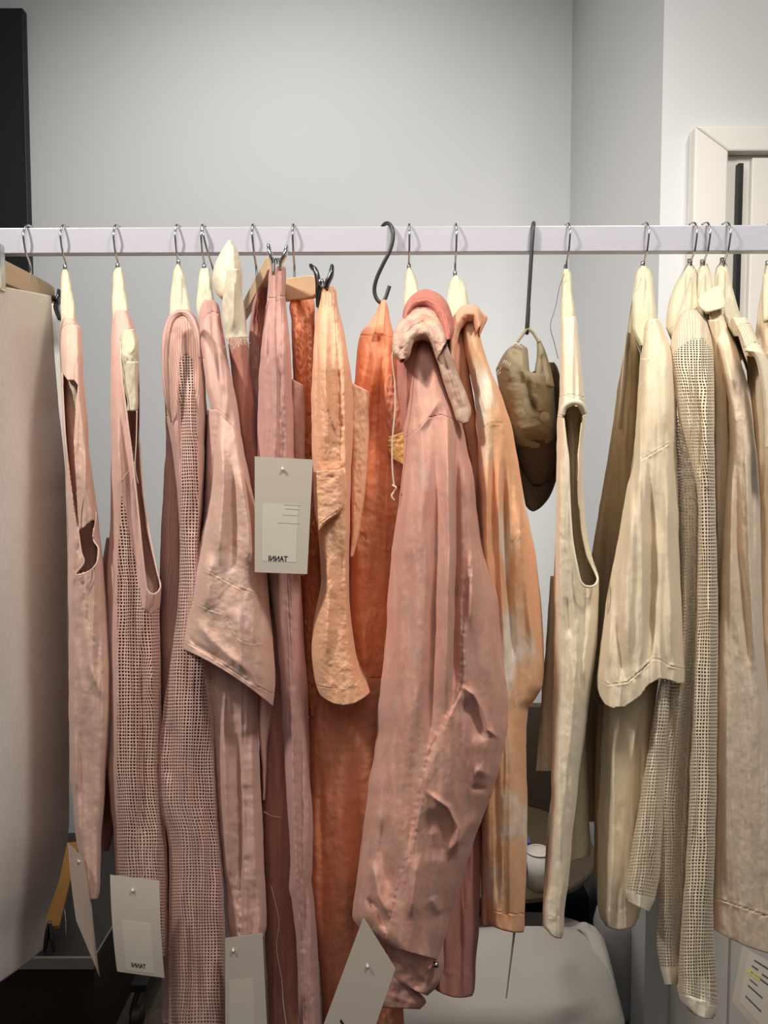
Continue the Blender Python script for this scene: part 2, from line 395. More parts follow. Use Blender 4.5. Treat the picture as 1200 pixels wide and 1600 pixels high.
    if back is not None:
        # duplicate seam column to keep uv clean
        P = np.concatenate([P, P[:, :1]], 1); uvg = uv.reshape(nv, cols, 2)
        lastu = uvg[:, -1:, 0]+np.linalg.norm(P[:, -1]-P[:, -2], axis=1)[:, None]
        uv = np.concatenate([uvg, np.stack([lastu, uvg[:, -1:, 1]], -1)], 1).reshape(-1, 2)
        px = np.concatenate([px, px[:, :1]*0-1e4], 1); py = np.concatenate([py, py[:, :1]], 1)
        cols += 1; ii = np.arange(nv*cols).reshape(nv, cols)
    q = np.stack([ii[:-1, :-1], ii[1:, :-1], ii[1:, 1:], ii[:-1, 1:]], -1).reshape(-1, 4)
    fx = .25*(px[:-1, :-1]+px[1:, :-1]+px[1:, 1:]+px[:-1, 1:]).ravel(); fy = .25*(py[:-1, :-1]+py[1:, :-1]+py[1:, 1:]+py[:-1, 1:]).ravel()
    keep = np.ones(len(q), bool)
    for h in holes: keep &= ~inpoly(fx, fy, h)
    if backcut: keep &= ~((fx < -900) & (fy > backcut))
    verts = P.reshape(-1, 3)
    own = np.full(len(q), -1)
    for k, pt in enumerate(parts): own[keep & inpoly(fx, fy, pt[2])] = k
    def emit(nm, mt, sel, sol):
        qq = q[sel]
        if not len(qq): return None
        used = np.unique(qq); mp = np.full(len(verts), -1); mp[used] = np.arange(len(used))
        return mesh_obj(nm, verts[used], mp[qq], mt, parent, uv=uv[used], solid=sol)
    o = emit(name, mat, keep & (own == -1), solid)
    for k, pt in enumerate(parts):
        emit(pt[0], pt[1], own == k, pt[3] if len(pt) > 3 else solid)
    return o

def rim(name, mat, parent, pts, r=.0016, **kw):
    return ptube(name, pts, r, mat, parent, n=kw.pop('n', 90), m=8, wr=.15)

# ------------------------------------------------------------------ the setting
WB = 2.46; WF = 1.66; WX = float(at(891, 300, WB)[0])
WX2 = float(at(1032, 300, WF)[0])
def quad(name, pts, mat): return struct(mesh_obj(name, pts, [(0, 1, 2, 3)], mat, smooth=False))
struct(box('floor', (-3, -3, -.05), (3, WB, 0), M['carpet'], bevel=0))
struct(box('wall_back', (-3, WB, 0), (WX+.02, WB+.1, 3.3), M['wall'], bevel=0))
# projecting pier whose left flank is the greyer strip
v = [(WX, WB+.05, 0), (WX2, WF, 0), (3, WF, 0), (3, WB+.05, 0)]
v = v+[(a, b, 3.3) for a, b, c in v]
struct(mesh_obj('wall_right', v, [(0, 1, 5, 4), (1, 2, 6, 5), (2, 3, 7, 6), (3, 0, 4, 7), (4, 5, 6, 7), (3, 2, 1, 0)], M['wall'], smooth=False))
# door frame on the right wall
def wf(px, py, Y=WF): return at(px, py, Y)
fl = float(wf(1084, 300, WF-.035)[0]); fi = float(wf(1137, 300, WF-.035)[0]); ft = float(wf(1100, 197, WF-.035)[2]); fti = float(wf(1160, 236, WF-.035)[2])
def prism(name, poly, y0, y1, mat, parent=None, bev=.003, smooth=False):
    n = len(poly); v = [(a, y0, b) for a, b in poly]+[(a, y1, b) for a, b in poly]
    f = [tuple(range(n)), tuple(range(2*n-1, n-1, -1))]+[(i, n+i, n+(i+1) % n, (i+1) % n) for i in range(n)]
    o = mesh_obj(name, v, f, mat, parent, smooth=smooth)
    if bev:
        b = o.modifiers.new('bevel', 'BEVEL'); b.width = bev; b.segments = 2
    return o
struct(prism('trim_1', [(fl, 0), (fi, 0), (fi, fti), (fl, ft)], WF-.035, WF, M['trimw'], bev=.004))
struct(prism('trim_2', [(fl+.0005, ft), (fi+.0005, fti), (2.6, fti), (2.6, ft)], WF-.035, WF, M['trimw'], bev=.004))
door = struct(box('door_1', (fi, WF-.012, 0), (2.4, WF-.001, fti-.001), M['trimw'], bevel=0))
px_ = float(wf(1173, 300, WF-.02)[0]); pz_ = float(wf(1173, 247, WF-.02)[2])
struct(box('trim_3', (px_, WF-.024, .02), (2.3, WF-.012, pz_), M['trimw'], bevel=.003))
sx0 = float(wf(1149, 300, WF-.014)[0]); sx1 = float(wf(1157, 300, WF-.014)[0]); sz1 = float(wf(1152, 258, WF-.014)[2])
tagp(box('door_pull', (sx0, WF-.026, .5), (sx1, WF-.012, sz1), M['slot'], bevel=.001), 'long black vertical door pull on the white door at right', 'door handle')
# black board on the back wall
bx = float(at(41, 230, WB-.03)[0]); bz = float(at(20, 12, WB-.03)[2])
tagp(box('display_board', (bx-.7, WB-.03, .55), (bx, WB-.001, bz), M['black'], bevel=.003), 'tall matte black board on the back wall behind the left end of the rail', 'board')

# ------------------------------------------------------------------ rail
rz1 = float(at(600, 353.5, RAILY-.009)[2]); rz0 = float(at(600, 394, RAILY-.009)[2]); rzc = (rz0+rz1)/2
rail = thing('garment_rail', 'white lacquered flat garment rail running across the whole photo', 'clothes rail', (0, RAILY, 0))
yaw = -.012
def railY(x): return RAILY+yaw*x
def barmesh():
    v = []; 
    for x in (-1.25, 1.25):
        y = railY(x)
        v += [(x, y-.009, rz0), (x, y+.009, rz0), (x, y+.009, rz1), (x, y-.009, rz1)]
    return v, [(0, 1, 2, 3), (7, 6, 5, 4), (0, 4, 5, 1), (1, 5, 6, 2), (2, 6, 7, 3), (3, 7, 4, 0)]
v, f = barmesh(); o = mesh_obj('crossbar', v, f, M['rail'], rail, smooth=False); b = o.modifiers.new('bevel', 'BEVEL'); b.width = .0015; b.segments = 3
for x in (-1.25, 1.25):
    box('post', (x-.02, railY(x)-.012, 0), (x+.02, railY(x)+.012, rz1), M['rail'], rail)

# ------------------------------------------------------------------ hangers
def hookgeo(X, neckz, r=.0016, lean=0.):
    y = railY(X); zc = rzc; t = rz1
    p = [(0, .026, t-.018), (0, .0225, t-.004), (0, .012, t+.0052), (0, 0, t+.0058), (0, -.013, t+.001), (0, -.0205, t-.012), (0, -.0205, t-.022),
         (0, -.014, rz0-.001), (0, -.004, rz0-.012), (0, 0, rz0-.022), (0, 0, neckz)]
    return [(X+lean*(rz1-q[2])/.08, y+q[1], q[2]) for q in p]
def padded(px, py, label, rows, grp=True, lean=0., mat='cream_cover', **kw):
    X = float(at(px, py, RAILY)[0]); z = float(at(px, py, RAILY)[2])
    h = thing('padded_hanger', label, 'hanger', (X, RAILY, z-.12), 'cream padded hangers on the rail' if grp else None)
    tube('hook', hookgeo(X-lean, z-.006, lean=lean), .0016, M['chrome'], h, n=70, m=10)
    tube('collar_ring', [(X, RAILY, z-.004), (X, RAILY, z+.004)], .0032, M['chrome'], h, n=4, m=12)
    kw.setdefault('bulge', .014); kw.setdefault('off', .010); kw.setdefault('wr', [(14, 40, .0022, 'r'), (6, 12, .0008, 'n')])
    sheet('padded_cover', M[mat], h, rows, back='mirror', nu=40, solid=0, **kw)
    # arms of the hanger inside the clothes
    ax = X/RAILY
    tube('shoulder_arm', [(ax*(RAILY-.10), RAILY-.10, z-.11), (ax*(RAILY-.06), RAILY-.06, z-.07), (X, RAILY, z-.02), (ax*(RAILY+.06), RAILY+.06, z-.07), (ax*(RAILY+.10), RAILY+.10, z-.11)],
         [.004, .006, .006, .006, .004], M['cream_cover'], h, n=30, m=10)
    return h

def garment(name, label, cat, px, py, Yc=RAILY, group=None, z=None):
    p = at(px, py, Yc); return thing(name, label, cat, (float(p[0]), Yc, float(p[2]) if z is None else z), group)

WR = [(26, 300, .0045, 'r'), (60, 420, .005, 'n'), (9, 18, .00022, 'n')]           # soft vertical drape plus light crumple

# --- hangers with their visible cream tops
padded(102, 418, 'cream padded hanger holding the pale pink tank top, first padded one from the left',
       [(421, 98, 105), (430, 96, 109), (450, 95, 113), (480, 95, 117), (530, 97, 121)])
h2 = padded(184, 416, 'cream padded hanger whose stuffed end pokes out of the pink mesh tank armhole',
       [(418, 181, 191), (428, 177, 193), (450, 176, 196), (480, 175, 200), (520, 178, 204)])
padded(279, 410, 'cream padded hanger under the rose open-knit long sleeved top',
       [(412, 276, 280), (422, 272, 285), (440, 269, 290), (470, 266, 295), (510, 264, 302)])
padded(319, 417, 'cream padded hanger inside the collar of the pale pink satin sleeved shirt',
       [(419, 314, 327), (430, 311, 329), (450, 309, 332), (480, 307, 336), (505, 312, 338)])
padded(639, 417, 'cream padded hanger under the rolled collar of the long rose jacket',
       [(418, 637, 641), (428, 634, 647), (445, 632, 653), (470, 631, 658), (500, 634, 664)])
padded(711, 428, 'cream padded hanger under the peach tie-dye shirt collar',
       [(430, 710, 715), (440, 704, 724), (455, 700, 730), (475, 698, 733), (510, 703, 736)])
padded(884, 418, 'cream padded hanger holding the cream sleeveless top beside the cap',
       [(420, 880, 889), (430, 878, 893), (460, 877, 895), (490, 876, 899), (530, 880, 901)])
padded(1004, 413, 'cream padded hanger under the natural short sleeved tee',
       [(415, 1000, 1010), (424, 995, 1017), (440, 991, 1021), (470, 988, 1023), (510, 988, 1027), (540, 1000, 1028)])
padded(1077, 409, 'cream padded hanger under the natural open-knit long sleeved top, its cover spreading left',
       [(412, 1074, 1081), (425, 1066, 1089), (450, 1052, 1095), (480, 1043, 1099), (510, 1040, 1103), (530, 1050, 1100)], bulge=.03)
padded(1097, 410, 'cream padded hanger tucked behind the cream shirt collar',
       [(412, 1096, 1105), (425, 1090, 1110), (445, 1089, 1114), (470, 1092, 1116), (490, 1100, 1120)])
padded(1128, 407, 'cream padded hanger sloping right above the rib-necked cream top',
       [(410, 1125, 1134), (422, 1118, 1139), (440, 1116, 1143), (470, 1122, 1150), (500, 1132, 1160), (525, 1146, 1170)])
padded(1199, 412, 'padded hanger cut off by the right edge of the photo',
       [(414, 1196, 1206), (424, 1194, 1216), (450, 1192, 1222), (480, 1190, 1226)])

# --- raw muslin covered hanger sticking up
X1 = thing('padded_hanger', 'muslin wrapped padded hanger with its pointed end and raw frayed tail standing above the others', 'hanger', tuple(float(c) for c in at(335, 415, RAILY)), 'cream padded hangers on the rail')
Xw = float(at(333, 410, RAILY)[0])
tube('hook', hookgeo(Xw-.014, rzc-.045, lean=.016), .0016, M['chrome'], X1, n=70, m=10)
sheet('padded_cover', M['muslin'], X1, [(375, 357, 361), (384, 351, 367), (397, 343, 373), (415, 335, 377), (435, 332, 378), (452, 335, 378), (463, 341, 379), (468, 350, 378)],
      Y=[(370, 1.09), (420, 1.05), (480, 1.03)], bulge=.03, back=.04, folds=[([(360, 380), (365, 420), (368, 460)], 4, .006), ([(345, 400), (352, 440)], 5, -.004)], wr=[(10, 20, .002, 'r')], nu=44)
sheet('frayed_tail', M['muslin'], X1, [(420, 356, 374), (450, 350, 377), (480, 347, 381), (505, 348, 384), (522, 352, 386), (351, 530, 389, 527)],
      Y=1.02, bulge=.012, back=None, folds=[([(366, 430), (364, 525)], 5, .007), ([(378, 440), (376, 525)], 4, -.004)], wr=[(12, 30, .0012, 'r')], nu=36, solid=.001)
geos = []
rng = np.random.RandomState(4)
for k in range(26):
    x = 353+k*1.35; l = rng.uniform(6, 16)+ (14 if k < 12 else 0)*rng.rand(); y0 = 528
    geos.append(tube_geo([at(x, y0, 1.018), at(x+rng.uniform(-3, 3), y0+l*.6, 1.016), at(x+rng.uniform(-6, 6), y0+l, 1.014)], .00025, n=8, m=4))
vv, ff, uu = join_geo(geos); mesh_obj('fringe', vv, ff, M['thread'], X1, uv=uu)

# stuffed end in hanger 2
sheet('padded_end', M['cream_cover'], h2, [(514, 193, 209), (525, 188, 214), (545, 186, 217), (570, 188, 217), (590, 192, 217), (610, 196, 216), (640, 200, 215)],
      Y=[(510, 1.05), (560, 1.0), (640, 1.0)], bulge=.025, back=.02, folds=[([(205, 540), (210, 560), (206, 585)], 3, -.004), ([(214, 530), (204, 556)], 3, .004)], wr=[(9, 10, .002, 'r')], nu=36)
sheet('frayed_tail', M['muslin'], h2, [(565, 196, 217), (600, 194, 216), (630, 199, 216), (642, 198, 215)], Y=.995, bulge=.01, wr=[(6, 30, .001, 'r')], nu=24)
h1end = None

# ------------------------------------------------------------------ far left: ivory skirt on wooden clip hanger
WY = lambda x: 1.13+x*.0019
sk = garment('skirt', 'large smooth ivory skirt clipped to a wooden hanger at the left edge', 'skirt', 20, 1000, 1.2)
# surface runs away from the camera towards the right
def skirt_rows():
    L = [(441, 456), (700, 98), (1000, 106)]
rowsW = [(-150, 418, 80, 462), (-152, 520, 84, 540), (-155, 640, 92, 640), (-158, 760, 102, 745), (-160, 900, 105, 860), (-160, 1050, 106, 1000),
         (-162, 1200, 108, 1150), (-164, 1330, 108, 1280), (-165, 1450, 94, 1370), (-166, 1530, 73, 1435), (-166, 1600, 66, 1484, 22)]
sheet('front_panel', M['skirt'], sk, rowsW, Y=.98, off=0, bulge=0, roll=[(u, .06*u+.20*max(0, (u-.5)/.5)**2.2) for u in np.linspace(0, 1, 40)],
      wr=[(160, 700, .012, 'n')], nu=90, jit=.3, solid=.0008)
sheet('back_panel', M['skirt'], sk, [(470, 76, 86), (560, 82, 97), (640, 88, 101), (720, 94, 105), (800, 98, 108), (1000, 100, 108), (1290, 98, 107)], Y=1.33, bulge=.01, nu=16, jit=.3, solid=.0008)
wh = garment('clip_hanger', 'pale wooden clip hanger holding the ivory skirt at far left', 'hanger', 47, 440)
tube('hook', hookgeo(float(at(45, 430, RAILY)[0]), float(at(47, 436, RAILY)[2])), .0018, M['chrome'], wh, n=70, m=10)
def bar(name, a, b, h, t, mat, parent):
    a = at(*a); b = at(*b); d = (b-a); L = np.linalg.norm(d); d /= L; s = np.cross(d, (0, 0, 1)); s /= np.linalg.norm(s)
    v = []
    n = 24
    for i in range(n):
        p = a+d*L*i/(n-1); cc = 1-(abs(2*i/(n-1)-1)**8)*.25
        for k, q in ((-1, -1), (1, -1), (1, 1), (-1, 1)): v.append(p+s*t/2*k+np.array((0, 0, h/2*q*cc)))
    f = [(0, 3, 2, 1), (4*n-4, 4*n-3, 4*n-2, 4*n-1)]
    for i in range(n-1):
        for k in range(4):
            j = (k+1) % 4; f.append((i*4+k, i*4+j, i*4+4+j, i*4+4+k))
    o = mesh_obj(name, v, f, mat, parent, smooth=False); bb = o.modifiers.new('bevel', 'BEVEL'); bb.width = .0015; bb.segments = 2; bb.limit_method = 'ANGLE'
    return o
bar('wooden_bar', (-30, 409, 1.06), (81, 462, 1.30), .034, .012, M['wood'], wh)
def clip(parent, c, Y, s=1.0, side=(0, 0), mat='chrome'):
    """c = centre of the jaws in pixels; two levers rising in a V over a coil spring, with jaws going down"""
    x, y = c; k = parent
    root = tube('clip', [at(x-13*s, y-30*s, Y), at(x-11*s, y-18*s, Y-.004), at(x-6*s, y-4*s, Y-.002), at(x-5*s, y+14*s, Y-.003)], [.0028*s, .0034*s, .003*s, .003*s], M[mat], k, n=20, m=10, flat=2.4, fdir=(.0, 1, 0))
    tube('clip', [at(x+15*s, y-28*s, Y), at(x+12*s, y-16*s, Y-.004), at(x+6*s, y-4*s, Y-.002), at(x+5*s, y+6*s, Y-.003)], [.0028*s, .0034*s, .003*s, .002*s], M[mat], k, n=20, m=10, flat=2.4, fdir=(.0, 1, 0))
    P = []; ctr = at(x, y-7*s, Y)
    for i in range(60):
        a = i/60*2*np.pi*5; P.append(ctr+np.array(((i/60-.5)*.016*s, math.sin(a)*.0038*s, math.cos(a)*.0038*s)))
    tube('clip_spring', P, .0008*s, M['dchrome'], k, n=240, m=6)
box('clip_plate', tuple(at(-3, 452, 1.02)), tuple(at(8, 384, 1.035)), M['chrome'], wh, bevel=.003)
tube('clip', [at(93, 455, 1.30), at(92, 468, 1.29), at(88, 480, 1.29), at(94, 500, 1.29)], [.003, .004, .004, .003], M['dchrome'], wh, n=20, m=10, flat=2)
ptube('clip_spring', [(82, 466, 1.28), (92, 468, 1.28)], .005, M['dchrome'], wh, n=4, m=12)

# ------------------------------------------------------------------ G1 pale pink tank top
g = garment('tank_top', 'pale pink plain tank top with a puckered narrow armhole, next to the ivory skirt', 'top', 130, 1400)
R1 = [(497, 97, 117), (505, 95, 121), (515, 94, 127), (545, 95, 129), (580, 96, 130), (620, 97, 133), (660, 99, 137), (700, 101, 139), (750, 104, 145),
      (800, 106, 152), (850, 107, 158), (900, 107, 163), (950, 107, 167), (1000, 107, 171), (1050, 107, 175), (1100, 108, 176), (1150, 108, 172), (1200, 109, 167),
      (1250, 113, 163), (1300, 117, 159), (1350, 126, 157), (1390, 134, 156), (1405, 138, 153)]
hole1 = [(98, 584), (106, 594), (116, 594), (122, 602), (118, 640), (115, 690), (118, 740), (121, 790), (123, 828), (131, 824), (144, 812), (149, 815), (145, 840),
         (154, 856), (152, 880), (140, 892), (119, 898), (131, 880), (126, 862), (121, 828), (114, 790), (107, 730), (102, 690), (99, 640)]
sheet('bodice', M['p_pale'], g, R1, bulge=.03, back='mirror', holes=[hole1], nu=70, nv=460,
      folds=[([(136, 620), (134, 760), (150, 860)], 5, .006), ([(112, 620), (110, 700)], 5, -.008), ([(135, 960), (140, 1040), (163, 1100)], 7, .006), ([(120, 920), (125, 1300)], 9, -.006)],
      seams=[([(97, 514), (104, 507), (115, 507), (126, 516)], 1.2, .0009), ([(125, 540), (121, 565), (113, 588)], 1.0, .0006), ([(122, 830), (124, 900), (138, 970), (146, 1000), (160, 1025)], 1.2, .001),
             ([(135, 1380), (156, 1378)], 1, .0005), ([(160, 1010), (150, 1060), (143, 1120)], .8, .0005)],
      wr=WR+[(20, 18, .0006, 'n')], parts=[('neckband', M['p_pale'], [(90, 490), (130, 490), (130, 516), (122, 509), (112, 505), (102, 508), (94, 518)])])
sheet('inner_back', M['p_pale'], g, [(590, 100, 128), (640, 101, 126), (700, 104, 128), (800, 110, 146), (850, 116, 154), (910, 116, 158)], Y=1.05, bulge=.02, nu=26, solid=0)
rim('armhole_binding', M['p_rim'], g, [(122, 828, .985), (127, 862, .983), (131, 879, .981), (118, 897, .98), (130, 897, .98), (143, 890, .982), (152, 878, .984), (154, 857, .988), (146, 842, .99), (149, 816, .993), (150, 800, 1.0)], .0011)
rim('armhole_binding', M['p_rim'], g, [(97, 583, 1.03), (100, 640, 1.02), (103, 690, 1.01), (109, 740, 1.005), (116, 790, 1.0), (123, 829, .99), (126, 800, .99), (131, 770, .988), (132, 730, .99), (126, 700, .995)], .0009)
h1 = [o for o in COL.objects if o.name.startswith('padded_hanger')][0]
sheet('frayed_tail', M['muslin'], h1, [(590, 104, 121), (610, 108, 123), (630, 114, 125), (642, 117, 127)], Y=1.045, bulge=.01, wr=[(5, 40, .001, 'r')], nu=20)
ptube('loose_thread', [(119, 642, 1.03), (118, 665, 1.03), (114, 680, 1.03), (119, 695, 1.03)], .0004, M['thread'], h1, n=20, m=5)

# ------------------------------------------------------------------ G2 pink mesh tank
g = garment('tank_top', 'pink tank top with open mesh side panels and a deep curved armhole', 'top', 215, 1480)
R2 = [(484, 178, 199), (492, 176, 203), (505, 175, 208), (520, 174, 213), (560, 173, 217), (600, 172, 218), (650, 173, 218), (700, 174, 218), (750, 173, 221), (800, 173, 227),
      (850, 171, 235), (890, 168, 245), (915, 167, 252), (935, 167, 251), (960, 166, 249), (1000, 166, 250), (1100, 167, 252), (1200, 168, 252), (1260, 172, 255), (1300, 177, 259),
      (1380, 180, 262), (1450, 180, 263), (1495, 182, 261)]
hole2 = [(188, 540), (190, 524), (200, 514), (208, 516), (214, 526), (218, 545), (230, 600), (222, 700), (223, 750), (229, 800), (239, 860), (249, 905), (251, 918), (246, 927), (238, 930), (231, 925),
         (227, 905), (222, 860), (215, 790), (208, 720), (200, 660), (192, 600)]
mesh2 = [(190, 775), (197, 800), (206, 850), (215, 900), (222, 950), (236, 960), (249, 950), (258, 1100), (262, 1300), (266, 1520), (182, 1520), (183, 1300), (183, 1000), (184, 880)]
sheet('bodice', M['p_tee'], g, R2, bulge=.035, back='mirror', holes=[hole2], nu=84, nv=460, off=.004,
      folds=[([(186, 560), (184, 750), (182, 1000), (183, 1300)], 7, .012), ([(173, 700), (170, 1200)], 5, -.01), ([(215, 960), (222, 1100), (222, 1350)], 6, -.010), ([(236, 960), (240, 1200), (248, 1400)], 7, .008),
             ([(200, 1000), (196, 1400)], 9, .006)],
      seams=[([(187, 520), (196, 512), (208, 514), (212, 520)], 1.2, .0008), ([(208, 720), (192, 750)], .8, .0004)],
      wr=WR, parts=[('mesh_panel', M['p_mesh'], mesh2, 0)])
sheet('inner_back', M['p_tee'], g, [(640, 200, 216), (700, 205, 217), (760, 208, 221), (800, 212, 226), (850, 216, 234), (900, 224, 248), (940, 226, 250)], Y=[(640, 1.06), (940, 1.0)], off=.03, bulge=.008, nu=20, solid=.001)
rim('armhole_binding', M['p_rim'], g, [(188, 535, 1.02), (190, 580, 1.0), (199, 655, .99), (207, 718, .985), (215, 790, .98), (222, 860, .975), (227, 902, .975), (230, 922, .975), (238, 929, .975), (247, 925, .98), (251, 916, .985), (248, 903, .99), (239, 862, 1.0), (228, 802, 1.01), (222, 752, 1.02), (218, 690, 1.03)], .0012)
ptube('loose_thread', [(214, 642, .99), (213, 690, .985), (211, 730, .985), (216, 756, .985)], .0007, M['thread'], g, n=30, m=6)
ptube('loose_thread', [(210, 722, .985), (200, 737, .985), (190, 750, .985)], .0004, M['thread'], g, n=20, m=5)
sheet('back_sleeve', M['mauve2'], g, [(840, 166, 178), (900, 158, 182), (1000, 158, 187), (1100, 162, 192), (1200, 160, 190), (1270, 157, 184), (1330, 158, 170)], Y=1.25, bulge=.02, nu=20)

# ------------------------------------------------------------------ G3 rose open-knit long sleeved top
g = garment('knit_top', 'rose open-knit long sleeved top hanging down past the frame', 'top', 300, 1650)
R3 = [(484, 275, 296), (490, 266, 302), (500, 260, 308), (515, 257, 312), (550, 254, 316), (600, 256, 321), (650, 260, 322), (700, 268, 320), (760, 276, 318), (830, 281, 314), (850, 282, 312),
      (900, 281, 316), (950, 277, 319), (1000, 271, 323), (1050, 264, 330), (1100, 257, 333), (1150, 250, 335), (1190, 246, 336), (1240, 246, 338), (1270, 251, 340), (1300, 260, 342), (1330, 264, 345),
      (1400, 264, 350), (1500, 264, 353), (1620, 264, 355), (1700, 266, 356)]
mesh3 = [(280, 566), (290, 552), (300, 562), (306, 620), (310, 700), (312, 850), (330, 1000), (400, 1200), (400, 1710), (240, 1710), (240, 1000), (278, 900), (283, 760), (284, 700), (280, 620)]
sheet('sleeve', M['p_knit'], g, R3, bulge=.03, back='mirror', nu=90, nv=440, off=-.004, wb=.3,
      folds=[([(296, 560), (300, 700), (300, 830)], 7, .012), ([(268, 530), (268, 620), (272, 680)], 5, -.006), ([(283, 600), (282, 760)], 5, -.007), ([(268, 1120), (262, 1230)], 7, -.006), ([(290, 1000), (284, 1300), (283, 1600)], 8, .006),
             ([(318, 1050), (328, 1300), (330, 1600)], 7, -.007), ([(342, 1350), (346, 1600)], 5, .006), ([(305, 1300), (308, 1600)], 7, -.005)],
      seams=[([(284, 846), (296, 838), (306, 832)], 1.6, .0012), ([(261, 545), (261, 510), (270, 496), (284, 491), (298, 496), (306, 512), (311, 545)], 1.3, .0012)],
      wr=WR, parts=[('neckband', M['p_knit'], [(240, 470), (330, 470), (330, 520), (308, 520), (303, 503), (292, 496), (278, 497), (268, 504), (264, 520), (266, 620), (262, 650), (240, 650)]), ('mesh_sleeve', M['p_mesh2'], mesh3, 0)])
ptube('neckband_roll', [(268, 660, 1.0), (261, 620, .99), (258, 560, .995), (261, 520, 1.01), (270, 497, 1.04), (284, 489, 1.05), (297, 495, 1.04), (307, 518, 1.01), (312, 560, .99)], [.001, .0035, .0048, .005, .0048, .0046, .0046, .004, .001], M['p_knit'], g, n=90, m=16, wr=.08)
sheet('body', M['p_knit'], g, [(560, 254, 312), (650, 258, 324), (700, 259, 326), (760, 255, 326), (850, 251, 320), (950, 249, 310), (1050, 248, 300), (1150, 248, 290), (1250, 250, 320), (1400, 252, 345), (1600, 254, 350)],
      Y=1.06, bulge=.03, tilt=0, back='mirror', nu=40, folds=[([(262, 700), (258, 1000)], 6, .008)], wr=WR)

# ------------------------------------------------------------------ G4 pale pink shirt with satin sleeve
g = garment('shirt', 'pale pink short sleeved shirt with a wide crinkled satin sleeve', 'shirt', 360, 1460)
R4 = [(469, 319, 335), (476, 314, 341), (488, 311, 344), (520, 312, 349), (560, 316, 356), (600, 321, 364), (630, 328, 370), (332, 645, 376, 672), (335, 665, 379, 700)]
sheet('shoulder', M['p_tee'], g, R4, bulge=.02, back='mirror', nu=50, off=-.006,
      folds=[([(322, 520), (330, 640)], 5, .005), ([(340, 540), (352, 620)], 6, .006)],
      seams=[([(314, 500), (322, 492), (334, 488), (345, 494)], 1.3, .0012), ([(334, 636), (346, 645), (366, 662), (378, 684)], 1.5, .0012)], wr=WR,
      parts=[('collar', M['mauve'], [(300, 460), (350, 460), (350, 495), (335, 487), (325, 490), (318, 500), (319, 560), (300, 560)])])
R4s = [(335, 640, 377, 680), (333, 690, 385, 722), (330, 745, 393, 762), (322, 800, 402, 802), (312, 850, 413, 860), (299, 900, 418, 910), (290, 950, 422, 962), (284, 985, 428, 1020), (281, 1000, 430, 1060), (282, 1012, 427, 1104, -8)]
sheet('satin_sleeve', M['p_satin'], g, R4s, Y=[(640, .99), (760, .962), (1110, .952)], bulge=.045, back=.05, wb=.9, nu=110, nv=300,
      folds=[([(345, 660), (350, 760), (340, 900)], 9, .012), ([(372, 720), (388, 820), (392, 900)], 10, .012), ([(362, 720), (362, 900)], 8, -.010), ([(330, 860), (318, 960)], 12, .008), ([(300, 960), (330, 1000), (400, 1060)], 8, .005),
             ([(405, 860), (412, 1000)], 9, -.007), ([(370, 940), (380, 1060)], 9, .007), ([(290, 985), (305, 1008), (360, 1040)], 4, -.004)],
      seams=[([(286, 1000), (340, 1032), (390, 1066), (430, 1086)], 1.6, .0012), ([(310, 886), (340, 900), (365, 915), (408, 932)], 1.4, .0011), ([(300, 938), (325, 952), (345, 958)], 1.4, .001),
             ([(355, 970), (375, 1000), (392, 1006), (410, 1004)], 1.4, .001)],
      wr=[(30, 90, .003, 'n'), (12, 12, .0005, 'n'), (5, 5, .00015, 'n')], solid=.0012,
      parts=[('hem', M['p_satin'], [(275, 1001), (300, 1010), (340, 1034), (390, 1068), (440, 1090), (440, 1120), (275, 1120)])])
sheet('body', M['p_tee'], g, [(640, 324, 360), (700, 322, 372), (850, 316, 395), (1000, 312, 402), (1060, 320, 404), (1100, 325, 403), (1150, 330, 404), (1200, 334, 406), (1300, 342, 411), (1400, 353, 415), (1445, 356, 417), (1466, 362, 412)],
      Y=1.0, bulge=.03, back='mirror', nu=70, folds=[([(347, 1080), (352, 1250), (360, 1450)], 7, .009), ([(372, 1100), (376, 1450)], 5, -.010), ([(392, 1100), (398, 1300), (404, 1440)], 8, .008), ([(326, 700), (322, 850)], 5, .006)],
      seams=[([(373, 1240), (370, 1300), (374, 1460)], 1.5, .0015)], wr=WR+[(24, 12, .0008, 'n')])
sheet('back_panel', M['p_tee'], g, [(1080, 398, 430), (1120, 401, 426), (1160, 405, 419), (1200, 409, 417), (1250, 411, 414)], Y=1.04, bulge=.01, nu=18)

# ------------------------------------------------------------------ mauve shirt behind
g = garment('shirt', 'dusty mauve shirt under the muslin wrapped hanger, mostly hidden by the satin sleeve', 'shirt', 440, 1600)
sheet('body', M['mauve2'], g, [(480, 352, 383), (520, 355, 386), (560, 359, 390), (620, 366, 396), (690, 376, 402), (760, 385, 407), (850, 395, 420), (950, 402, 438), (1050, 405, 450), (1150, 405, 455), (1300, 408, 462), (1450, 414, 470), (1600, 420, 482), (1700, 424, 490)],
      Y=[(480, 1.07), (560, 1.05), (700, 1.05), (1700, 1.06)], bulge=.02, back='mirror', nu=60, wb=.5,
      folds=[([(430, 1000), (428, 1200)], 9, .006), ([(445, 1100), (450, 1600)], 6, -.006)], seams=[([(378, 688), (390, 684), (403, 700)], 1.5, .0015)], wr=WR)
ptube('contrast_stitch', [(412, 1268, 1.043), (425, 1275, 1.042), (440, 1277, 1.042)], .0006, M['thread'], g, n=30, m=5)
ptube('contrast_stitch', [(424, 1385, 1.04), (430, 1410, 1.04), (436, 1440, 1.04), (432, 1480, 1.04), (440, 1530, 1.04), (443, 1570, 1.04), (449, 1610, 1.04)], .0007, M['thread'], g, n=60, m=5)

